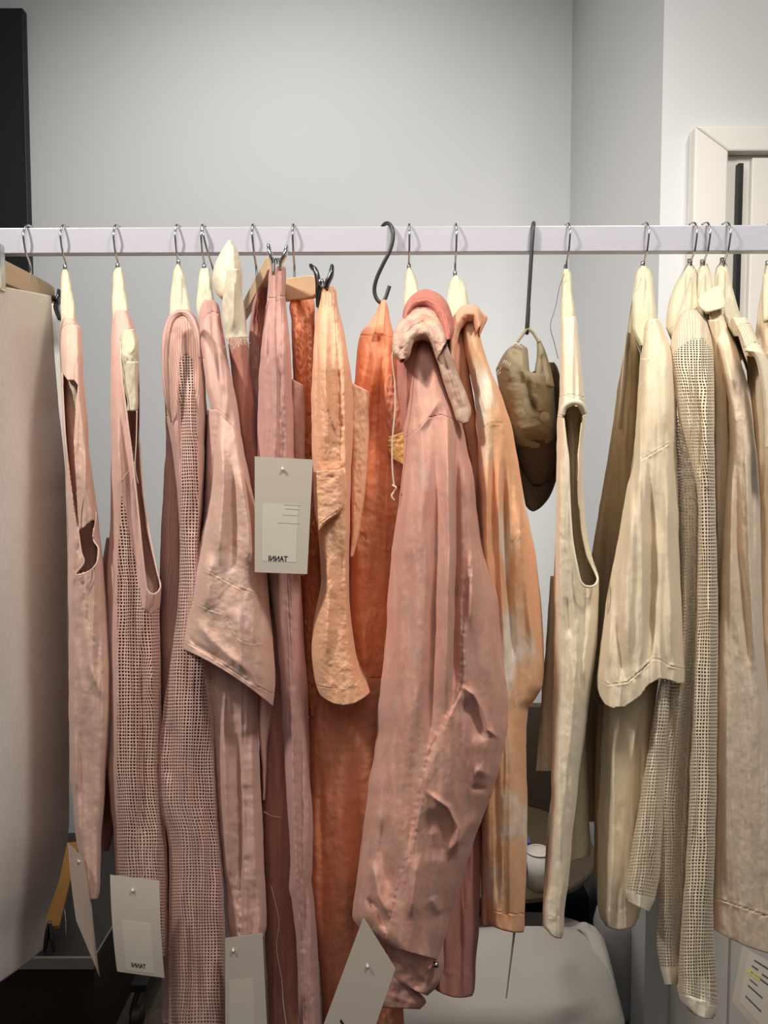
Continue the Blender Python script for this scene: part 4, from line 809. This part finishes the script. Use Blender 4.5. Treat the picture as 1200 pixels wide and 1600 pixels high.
sheet('back_sleeve', M['c_shaded'], g, [(436, 992, 1000), (470, 987, 1000), (510, 981, 1000), (560, 973, 1000), (620, 963, 1000), (700, 952, 995), (800, 936, 990), (900, 922, 985), (1000, 918, 980), (1100, 916, 970), (1200, 914, 960), (1284, 916, 950)], Y=[(436, 1.225), (520, 1.26), (1290, 1.27)], bulge=.02, back=.05, nu=44, folds=[([(958, 700), (940, 1000), (938, 1270)], 10, -.012)], wr=WR)
sheet('body', M['c_tee'], g, [(560, 1000, 1040), (700, 990, 1040), (900, 960, 1040), (1050, 945, 1030), (1100, 943, 1024), (1200, 938, 1016), (1300, 933, 1010), (1400, 933, 1004), (1430, 936, 999), (945, 1446, 992, 1446, 8)], Y=1.02, bulge=.035, back='mirror', nu=70,
      folds=[([(962, 1110), (955, 1440)], 9, .010), ([(1000, 1110), (990, 1400)], 5, -.010), ([(975, 1250), (963, 1300)], 5, -.004), ([(1000, 1100), (985, 1200)], 4, .006)], seams=[([(934, 1424), (1000, 1424)], 1.4, .0014)], wr=WR+[(14, 16, .0003, 'n')])
sheet('under_panel', M['c_shaded'], g, [(1100, 932, 950), (1250, 928, 945), (1360, 928, 944), (1375, 933, 943)], Y=1.15, bulge=.01, nu=16)
ptube('elastic_strap', [(998, 428, 1.17), (992, 460, 1.15), (986, 500, 1.14), (984, 540, 1.14)], .0007, M['thread'], g, n=30, m=5)

# ------------------------------------------------------------------ G13 natural mesh long sleeve
g = garment('knit_top', 'natural open-knit long sleeved top with banded cuffs reaching the lowest on the right', 'top', 1090, 1590)
R13 = [(484, 1070, 1090), (492, 1061, 1098), (505, 1054, 1106), (530, 1049, 1112), (560, 1047, 1115), (600, 1052, 1116), (650, 1060, 1116), (700, 1072, 1116), (760, 1088, 1117), (800, 1091, 1118), (900, 1090, 1121), (1000, 1086, 1122), (1100, 1082, 1121), (1200, 1078, 1120), (1300, 1074, 1118), (1400, 1068, 1115),
       (1480, 1063, 1116), (1530, 1059, 1120), (1058, 1545, 1121, 1565), (1064, 1565, 1119, 1582, 4), (1080, 1582, 1114, 1592, 3)]
mesh13 = [(1045, 560), (1060, 545), (1080, 530), (1100, 530), (1120, 560), (1130, 900), (1140, 1574), (1120, 1574), (1090, 1560), (1050, 1546), (1040, 1300), (1080, 1000), (1060, 700)]
sheet('sleeve', M['c_knit'], g, R13, Y=[(480, 1.09), (560, 1.02), (700, .98), (1600, .955)], bulge=.03, back=.08, nu=80, nv=460, wb=.8,
      folds=[([(1075, 560), (1078, 700)], 6, .008), ([(1103, 560), (1106, 780)], 6, .010), ([(1090, 600), (1092, 760)], 4, -.008), ([(1096, 800), (1092, 1200), (1080, 1500)], 5, -.006), ([(1110, 800), (1108, 1200), (1100, 1500)], 6, .007)],
      seams=[([(1048, 540), (1060, 522), (1076, 515), (1094, 517), (1110, 535)], 1.6, .0014), ([(1092, 757), (1117, 757)], 2, .002), ([(1058, 1548), (1090, 1560), (1120, 1574)], 1.5, .002)],
      wr=WR, parts=[('mesh_sleeve', M['c_mesh'], mesh13, 0), ('cuff', M['c_rim'], [(1040, 1546), (1090, 1560), (1130, 1575), (1130, 1600), (1040, 1600)])])
sheet('mesh_body', M['c_mesh'], g, [(650, 1052, 1098), (750, 1057, 1098), (850, 1060, 1098), (950, 1062, 1096), (1040, 1056, 1093), (1100, 1042, 1090), (1200, 1030, 1086), (1270, 1022, 1082), (1330, 1026, 1080), (1400, 1026, 1076), (1470, 1025, 1072), (1510, 1031, 1068), (1538, 1038, 1062)], Y=1.015, bulge=.03, back='mirror', nu=80, solid=0,
      folds=[([(1072, 800), (1068, 1000), (1055, 1200)], 6, .010), ([(1084, 800), (1080, 1000), (1066, 1200), (1058, 1400)], 5, -.014), ([(1040, 1200), (1038, 1500)], 6, .008), ([(1060, 1300), (1055, 1480)], 7, -.008)], wr=WR,
      parts=[('hem_band', M['c_rim'], [(1000, 1512), (1090, 1512), (1090, 1550), (1000, 1550)])])
sheet('mesh_sleeve', M['c_mesh'], g, [(1050, 1036, 1048), (1100, 1024, 1046), (1200, 1008, 1040), (1300, 991, 1034), (1360, 982, 1031), (978, 1392, 1024, 1402), (982, 1408, 1014, 1424)], Y=.975, bulge=.025, back=.05, nu=56, solid=0, wb=.8,
      folds=[([(1032, 1080), (1015, 1380)], 6, .006)], wr=WR, parts=[('cuff', M['c_rim'], [(970, 1384), (1000, 1398), (1030, 1406), (1030, 1440), (970, 1440)])])
ptube('elastic_strap', [(1086, 420, 1.16), (1075, 455, 1.12), (1060, 490, 1.09), (1050, 512, 1.07)], .0008, M['thread'], g, n=30, m=5)

# ------------------------------------------------------------------ G14 cream collared shirt
g = garment('shirt', 'cream pinstriped shirt with folded collar and banded hem at the right of the rail', 'shirt', 1160, 1480)
R14 = [(484, 1104, 1132), (495, 1106, 1134), (510, 1109, 1139), (540, 1117, 1150), (575, 1126, 1161), (610, 1135, 1171), (650, 1139, 1176), (670, 1139, 1178), (720, 1138, 1183), (780, 1134, 1187), (850, 1130, 1189), (920, 1126, 1190), (1000, 1121, 1193), (1080, 1118, 1200), (1150, 1116, 1208), (1250, 1115, 1216), (1350, 1114, 1225), (1400, 1114, 1230), (1114, 1440, 1234, 1480, 6), (1114, 1451, 1236, 1496, 8)]
sheet('sleeve', M['c_shirt'], g, R14, Y=[(480, 1.10), (540, 1.06), (640, 1.02), (1500, 1.0)], bulge=.035, back='mirror', nu=120, nv=440, wb=.4, off=.004,
      folds=[([(1150, 690), (1152, 850), (1176, 1100)], 5, -.010), ([(1165, 680), (1172, 900), (1186, 1100)], 6, .010), ([(1145, 720), (1140, 1000)], 7, .008), ([(1128, 520), (1148, 620)], 6, .006), ([(1176, 700), (1178, 880)], 4, -.008), ([(1135, 1050), (1135, 1400)], 8, .006)]+
            [([(1128+k*15, 1100), (1124+k*16, 1440)], 2.0, -.0014) for k in range(6)],
      seams=[([(1104, 489), (1120, 486), (1134, 484)], 1.4, .001), ([(1140, 658), (1158, 651), (1176, 660)], 1.5, .0014), ([(1146, 638), (1175, 641)], 1.0, .0008), ([(1115, 1402), (1150, 1414), (1200, 1432), (1230, 1442)], 1.8, .002)],
      wr=[(20, 160, .003, 'n'), (10, 16, .0006, 'n')], parts=[('hem_band', M['c_shirt'], [(1105, 1400), (1150, 1414), (1200, 1432), (1245, 1446), (1245, 1520), (1105, 1520)])])
sheet('front_panel', M['c_tee'], g, [(500, 1106, 1124), (560, 1112, 1134), (620, 1115, 1140), (700, 1114, 1142), (850, 1118, 1140), (1000, 1118, 1132)], Y=1.08, bulge=.015, nu=30, back='mirror', wr=WR)
sheet('collar', M['c_tee'], g, [(1112, 450, 1122, 446), (1096, 462, 1130, 452), (1090, 470, 1132, 464), (1094, 480, 1134, 474), (1102, 488, 1133, 480)], Y=[(440, 1.12), (490, 1.075)], bulge=.006, back=.02, nu=36, solid=.002, jit=.3, seams=[([(1095, 478), (1104, 482), (1133, 470)], 1.0, .0008)])

# ------------------------------------------------------------------ G15 cream rib-neck top
g = garment('knit_top', 'cream top with a ribbed neckband and open curled sleeve edge near the right border', 'top', 1190, 1100)
sheet('shoulder', M['c_tee'], g, [(496, 1142, 1166), (510, 1148, 1174), (525, 1155, 1182), (540, 1160, 1189), (556, 1166, 1196)], Y=[(490, 1.07), (560, 1.0)], bulge=.014, back='mirror', nu=40, seams=[([(1150, 522), (1160, 512), (1172, 506)], 1, .0008), ([(1162, 546), (1176, 534), (1188, 540)], 1.4, .0014)],
      parts=[('ribbed_neckband', M['c_knit'], [(1140, 520), (1160, 505), (1180, 505), (1195, 541), (1176, 534), (1160, 546)])])
sheet('sleeve_edge', M['c_tank'], g, [(1163, 549, 1172, 548), (1170, 550, 1190, 549), (1180, 562, 1200, 562), (1187, 590, 1212, 590), (1193, 640, 1222, 640), (1195, 700, 1226, 700)], Y=.99, bulge=.012, nu=26, back=.01)
sheet('body', M['c_shaded'], g, [(552, 1164, 1200), (600, 1168, 1215), (700, 1180, 1225), (800, 1186, 1230), (950, 1188, 1235), (1100, 1190, 1240), (1200, 1196, 1240)], Y=1.10, bulge=.02, back='mirror', nu=40, wr=WR)
g = garment('jacket', 'beige garment cut off by the right border of the photo', 'jacket', 1210, 900)
sheet('body', M['c_shirt'], g, [(428, 1196, 1222), (445, 1191, 1232), (480, 1185, 1250), (520, 1180, 1262), (570, 1176, 1270), (700, 1200, 1275), (900, 1204, 1280), (1100, 1206, 1285)], Y=[(420, 1.2), (520, 1.14), (1100, 1.13)], bulge=.02, back='mirror', nu=50, folds=[([(1192, 450), (1187, 560)], 4, -.006)], wr=WR)

# ------------------------------------------------------------------ swing tags
def bil(c, s, t):
    c = [np.asarray(k) for k in c]
    return (c[0]*(1-s)[:, None]+c[1]*s[:, None])*(1-t)[:, None]+(c[3]*(1-s)[:, None]+c[2]*s[:, None])*t[:, None]
def make_tag(label, corners, Y4, bend=0., mat='paper', sticker=None, text=None, pin=(.5, .1), extra=None, edge_bulge=None):
    C4 = [at(x, y, yy) for (x, y), yy in zip(corners, Y4)]
    cen = sum(C4)/4
    r = thing('swing_tag', label, 'tag', tuple(float(c) for c in cen), 'white card swing tags')
    nrm = np.cross(C4[1]-C4[0], C4[3]-C4[0]); nrm /= np.linalg.norm(nrm)
    if nrm[1] > 0: nrm = -nrm
    side = (C4[0]-C4[1])/np.linalg.norm(C4[0]-C4[1])
    def mp(s, t, e=0.):
        s = np.asarray(s, float); t = np.asarray(t, float)
        p = bil(C4, s, t)+nrm[None]*(e+bend*4*t*(1-t))[:, None] if np.ndim(e) else bil(C4, s, t)+nrm[None]*(bend*4*t*(1-t)+e)[:, None]
        if edge_bulge: p = p+side[None]*(edge_bulge*4*t*(1-t))[:, None]
        return p
    def patch(nm, m_, s0, s1, t0, t1, e, thick=.0, par=r, ns=6, nt=16):
        S, T = np.meshgrid(np.linspace(s0, s1, ns), np.linspace(t0, t1, nt)); S, T = S.ravel(), T.ravel()
        top = mp(S, T, e); bot = mp(S, T, e-max(thick, .0001)); n = len(S); I = np.arange(n).reshape(nt, ns)
        f = []
        for i in range(nt-1):
            for j in range(ns-1):
                a, b_, c_, d_ = I[i, j], I[i+1, j], I[i+1, j+1], I[i, j+1]
                f.append((a, b_, c_, d_)); f.append((n+a, n+d_, n+c_, n+b_))
        ring = list(I[0])+list(I[1:, -1])+list(I[-1, -2::-1])+list(I[-2:0:-1, 0])
        for a, b_ in zip(ring, ring[1:]+ring[:1]): f.append((a, b_, n+b_, n+a))
        return mesh_obj(nm, np.vstack([top, bot]), [tuple(int(k) for k in q) for q in f], M[m_], par, smooth=False)
    patch('card', mat, 0, 1, 0, 1, 0, .0005)
    st = None
    if sticker:
        st = patch('sticker', 'sticker', *sticker, .00025, .0002)
    if text:
        body, s0, s1, t0, t1, mirror, ink = text
        cu = bpy.data.curves.new('lettering', 'FONT'); cu.body = body; cu.offset = .02
        to = bpy.data.objects.new('lettering_tmp', cu); COL.objects.link(to)
        dg = bpy.context.evaluated_depsgraph_get(); me = bpy.data.meshes.new_from_object(to.evaluated_get(dg))
        vs = np.array([v_.co[:2] for v_ in me.vertices]); fs = [tuple(p.vertices) for p in me.polygons]
        bpy.data.objects.remove(to)
        a0, a1 = vs.min(0), vs.max(0); q = (vs-a0)/(a1-a0)
        ss = q[:, 0] if not mirror else 1-q[:, 0]
        pts = mp(s0+(s1-s0)*ss, t1+(t0-t1)*q[:, 1], .0006)
        mesh_obj('lettering', pts, fs, M[ink], r, smooth=False)
    if extra:
        for nm, m_, s0, s1, t0, t1 in extra: patch(nm, m_, s0, s1, t0, t1, .0006, .0001, ns=3, nt=3)
    if pin:
        c = mp(np.array([pin[0]]), np.array([pin[1]]), .001)[0]
        tube('plastic_pin', [c-nrm*.001, c+nrm*.0015, c+nrm*.003], [.0012, .0022, .0016], M['pin'], r, n=6, m=10)
        tube('plastic_pin', [c+np.array((-.001, 0, .003)), c+nrm*.003, c+np.array((.001, 0, -.003))], .0007, M['pin'], r, n=8, m=6)
    return r
ln = [('faint_print', 'paleink', .52, .80, .40+.0, .405), ('faint_print', 'paleink', .55, .80, .435, .44), ('faint_print', 'paleink', .5, .78, .49, .494), ('faint_print', 'paleink', .42, .8, .56, .564)]
make_tag('white card tag with mirrored black letters clipped in front of the mauve trousers', [(398, 713), (489, 718), (480, 897), (398, 894)], (.955, .955, .95, .95), .0, sticker=(.14, .78, .40, .90), text=('TANNI', .26, .62, .850, .897, True, 'ink'), pin=(.49, .1), extra=ln)
make_tag('white card tag with small black letters at the hem of the pink mesh tank', [(172, 1367), (249, 1376), (257, 1528), (183, 1518)], (.96, .955, .94, .945), .004, sticker=(.2, .80, .44, .97), text=('TANNI', .33, .63, .875, .925, True, 'ink'), pin=(.47, .12))
make_tag('narrow white card tag seen nearly side on at the hem of the plain pink tank', [(107, 1317), (138, 1348), (156, 1526), (120, 1440)], (.955, 1.0, .975, .945), .0, sticker=None, pin=(.4, .12), edge_bulge=.004)
make_tag('white card tag below the pale pink satin sleeved shirt', [(352, 1466), (410, 1458), (419, 1640), (352, 1640)], (.965, .965, .96, .96), .0, sticker=(.1, .72, .38, .95), pin=(.22, .11))
make_tag('large tilted white card tag in front of the orange trousers and rose jacket hem', [(568, 1433), (618, 1513), (560, 1680), (506, 1600)], (.90, .90, .885, .885), .0, sticker=None, pin=(.42, .25),
         extra=[('printed_letters', 'ink', .28, .48, .815, .84)])
make_tag('thin tag seen edge on below the peach tie-dye shirt', [(802, 1454), (806, 1454), (792, 1560), (790, 1560)], (.985, 1.03, 1.02, .97), .0, sticker=None, pin=None)
make_tag('long grey translucent tag beside the hanger of the natural tee', [(979, 520), (986, 520), (972, 672), (964, 668)], (1.10, 1.16, 1.16, 1.10), 0, sticker=None, pin=None)
lines = [(.22, .62, .10, .125), (.20, .31, .20, .225), (.38, .56, .22, .245), (.20, .80, .30, .325), (.20, .34, .42, .44), (.19, .45, .52, .545), (.18, .46, .70, .725)]
ex = [('marker_patch', 'yellowink', .14, .36, .27, .36)]+[('printed_line', 'greyink', a, b_, c_, d_) for a, b_, c_, d_ in lines]
make_tag('white card tag with printed product lines under the pinstriped shirt hem', [(1160, 1478), (1250, 1528), (1230, 1668), (1144, 1565)], (.955, .955, .94, .94), 0, sticker=(.12, 1, .02, .88), pin=None, extra=ex)

# ------------------------------------------------------------------ behind the clothes, low down
# dark platform with aluminium edging
pf = thing('low_platform', 'low dark display platform with an aluminium front edge, behind the ivory skirt', 'platform', tuple(float(c) for c in (at(60, 1500, 1.62)[0], 1.62, 0)))
p0 = at(146, 1496, 1.62); zt = float(p0[2]); xr_ = float(p0[0])
box('base', (-1.6, 1.63, 0.0), (xr_-.004, 2.2, zt-.03), M['platform'], pf)
box('top', (-1.6, 1.624, zt-.03), (xr_, 2.2, zt), M['platform'], pf)
box('front_edging', (-1.6, 1.616, zt-.026), (xr_, 1.624, zt+.001), M['edging'], pf, bevel=.001)
box('side_edging', (xr_, 1.62, zt-.002), (xr_+.003, 2.2, zt+.001), M['edging'], pf, bevel=0)
ch = thing('clip_hanger', 'honey wooden clip hanger leaning on the dark platform behind the ivory skirt', 'hanger', tuple(float(c) for c in at(85, 1490, 1.66)))
bar('wooden_bar', (78, 1450, 1.66), (112, 1318, 1.9), .012, .04, M['honey'], ch)
tube('clip', [at(76, 1440, 1.65), at(74, 1465, 1.645), at(68, 1498, 1.64)], [.003, .005, .001], M['dchrome'], ch, n=16, m=8, flat=1.8)
tube('clip', [at(78, 1440, 1.65), at(82, 1468, 1.645), at(86, 1492, 1.64)], [.003, .005, .002], M['dchrome'], ch, n=16, m=8, flat=1.8)
tube('hook', [at(97, 1476, 1.70), at(102, 1474, 1.70), at(103, 1450, 1.71), at(101, 1425, 1.73), at(99, 1420, 1.74)], .0015, M['chrome'], ch, n=30, m=8)
# white side table leg strip seen between the pink tanks
tagp(box('white_panel', (float(at(164, 1300, 2.2)[0]), 2.2, .3), (float(at(200, 1300, 2.2)[0]), 2.23, float(at(170, 1268, 2.2)[2])), M['trimw']), 'small white panel glimpsed between the two pink tank tops', 'panel')
# caster
cs = thing('swivel_caster', 'black swivel caster on the dark carpet at lower left', 'wheel', (float(at(214, 1555, 1.75)[0]), 1.75, 0))
cx = float(at(214, 1555, 1.75)[0])
tube('wheel', [(cx-.012, 1.75, .026), (cx+.012, 1.75, .026)], .026, M['rubber'], cs, n=6, m=28, flat=1)
tube('wheel_fork', [(cx-.014, 1.75, .03), (cx-.01, 1.76, .055), (cx, 1.77, .085)], .007, M['rubber'], cs, n=16, m=10)
box('base_arm', (cx-.02, 1.76, .08), (cx+.02, 2.1, .10), M['rubber'], cs)
# round side table with cup
tb = thing('side_table', 'round dark wooden side table behind the cream tank top', 'table', (float(at(830, 1390, 1.85)[0]), 1.85, 0))
zt2 = float(at(860, 1400, 1.77)[2])-.018; tx = float(at(925, 1350, 2.03)[0])-.27
def disc(name, c, r, z0, z1, mat, parent, n=96, ry=None):
    a = np.linspace(0, 2*np.pi, n, endpoint=False); ry = ry or r
    prof = [(.96, z0), (1, z0+.004), (1, z1-.004), (.985, z1)]
    v = [(c[0]+r*k*math.cos(q), c[1]+ry*k*math.sin(q), z) for k, z in prof for q in a]
    f = [(i*n+j, i*n+(j+1) % n, (i+1)*n+(j+1) % n, (i+1)*n+j) for i in range(3) for j in range(n)]+[tuple(range(n-1, -1, -1)), tuple(range(3*n, 4*n))]
    return mesh_obj(name, v, f, mat, parent, smooth=False)
disc('tabletop', (tx, .0+2.03), .27, zt2, zt2+.018, M['darkwood'], tb)
tube('pedestal', [(tx, .0+2.03, zt2), (tx, .0+2.03, .02)], .022, M['rubber'], tb, n=6, m=20)
disc('base', (tx, .0+2.03), .17, 0, .02, M['rubber'], tb, n=48)
def lathe(name, c, prof, mat, parent, n=40):
    v = [(c[0]+r*math.cos(q), c[1]+r*math.sin(q), c[2]+z) for r, z in prof for q in np.linspace(0, 2*np.pi, n, endpoint=False)]
    f = [(i*n+j, i*n+(j+1) % n, (i+1)*n+(j+1) % n, (i+1)*n+j) for i in range(len(prof)-1) for j in range(n)]
    f.append(tuple(range(n-1, -1, -1)))
    return mesh_obj(name, v, f, mat, parent)
cpx = float(at(840, 1390, 1.81)[0]); cz = zt2+.018
cup = thing('paper_cup', 'white paper cup standing on the round side table', 'cup', (cpx, 1.81, cz))
s_ = 1.81/F; rt, rb = 19.5*s_, 14*s_; hh = 62*s_
lathe('cup_wall', (cpx, 1.81, cz), [(rb, 0), (rt-.001, hh-.004), (rt-.004, hh-.006), (rb-.002, .004), (0.001, .004)], M['cup'], cup)
tube('rolled_rim', [(cpx+(rt-.001)*math.cos(q), 1.81+(rt-.001)*math.sin(q), cz+hh-.003) for q in np.linspace(0, 2*np.pi, 40)], .0016, M['cup'], cup, n=80, m=8)
pb = thing('printed_box', 'small purple and white packet behind the paper cup', 'box', (float(at(822, 1380, 1.74)[0]), 1.74, cz))
box('carton', (float(at(812, 1380, 1.88)[0]), 1.87, cz), (float(at(828, 1380, 1.88)[0]), 1.91, cz+.085), M['purple'], pb)
# brown board behind the table
bb = at(870, 1104, 2.36)
tagp(box('wooden_board', (float(at(700, 1104, 2.36)[0]), 2.36, 0.0), (float(at(962, 1104, 2.36)[0]), 2.40, float(bb[2])), M['brownboard']), 'brown wooden screen standing behind the side table', 'screen')
tagp(box('dark_bag', (float(at(800, 1330, 2.1)[0]), 2.02, 0), (float(at(852, 1330, 2.1)[0]), 2.2, float(at(830, 1316, 2.1)[2])), M['rubber'], bevel=.03), 'dark bag against the brown screen behind the paper cup', 'bag')
tagp(box('dark_crate', (float(at(770, 1430, 1.95)[0]), 2.0, 0), (float(at(930, 1430, 1.95)[0]), 2.18, float(at(880, 1400, 2.0)[2])), M['rubber'], bevel=.01), 'low dark crate on the floor under the side table', 'crate')
# white lounge chair
ac = thing('lounge_chair', 'white rounded lounge chair back low behind the clothes', 'chair', (float(at(780, 1500, 1.62)[0]), 1.62, 0))
CH = [(1447, 770, 880), (1451, 720, 905), (1458, 690, 922), (1470, 655, 933), (1495, 635, 943), (1530, 622, 954), (1580, 610, 968), (1640, 600, 984), (1720, 590, 1005), (1850, 580, 1030)]
sheet('backrest', M['chair'], ac, CH, Y=[(1440, 1.74), (1470, 1.69), (1530, 1.58), (1600, 1.50), (1700, 1.46), (1850, 1.45)], bulge=.08, bpow=3, back=.06, wb=1, nu=90, solid=0, jit=.2,
      folds=[([(880, 1500), (930, 1550), (965, 1600)], 16, -.012), ([(860, 1480), (900, 1600)], 30, .012)])
sheet('shell_edge', M['chair'], ac, [(1452, 902, 922), (1462, 912, 938), (1485, 922, 948), (1520, 936, 957), (1550, 946, 964), (1600, 960, 976)], Y=[(1450, 1.77), (1520, 1.68), (1600, 1.60)], bulge=.01, back=.03, wb=1, nu=24, solid=0, jit=.1)
for (lx, ly) in ((740, 1.60), (860, 1.60), (760, 1.70), (850, 1.70)):
    X_ = float(at(lx, 1500, ly)[0]); tube('leg', [(X_, ly, .16), (X_, ly, .0)], [.014, .009], M['blackmetal'], ac, n=8, m=12)
gc = thing('felt_stool', 'grey rounded felt stool right of the side table', 'stool', (float(at(962, 1450, 1.80)[0]), 1.8, 0))
gx = float(at(962, 1450, 1.80)[0]); gz = float(at(930, 1412, 1.80)[2])
lathe('seat', (gx, 1.80, 0), [(.045, .0), (.055, .03), (.055, gz-.05), (.048, gz-.02), (.03, gz-.004), (.001, gz)], M['greyseat'], gc, n=48)
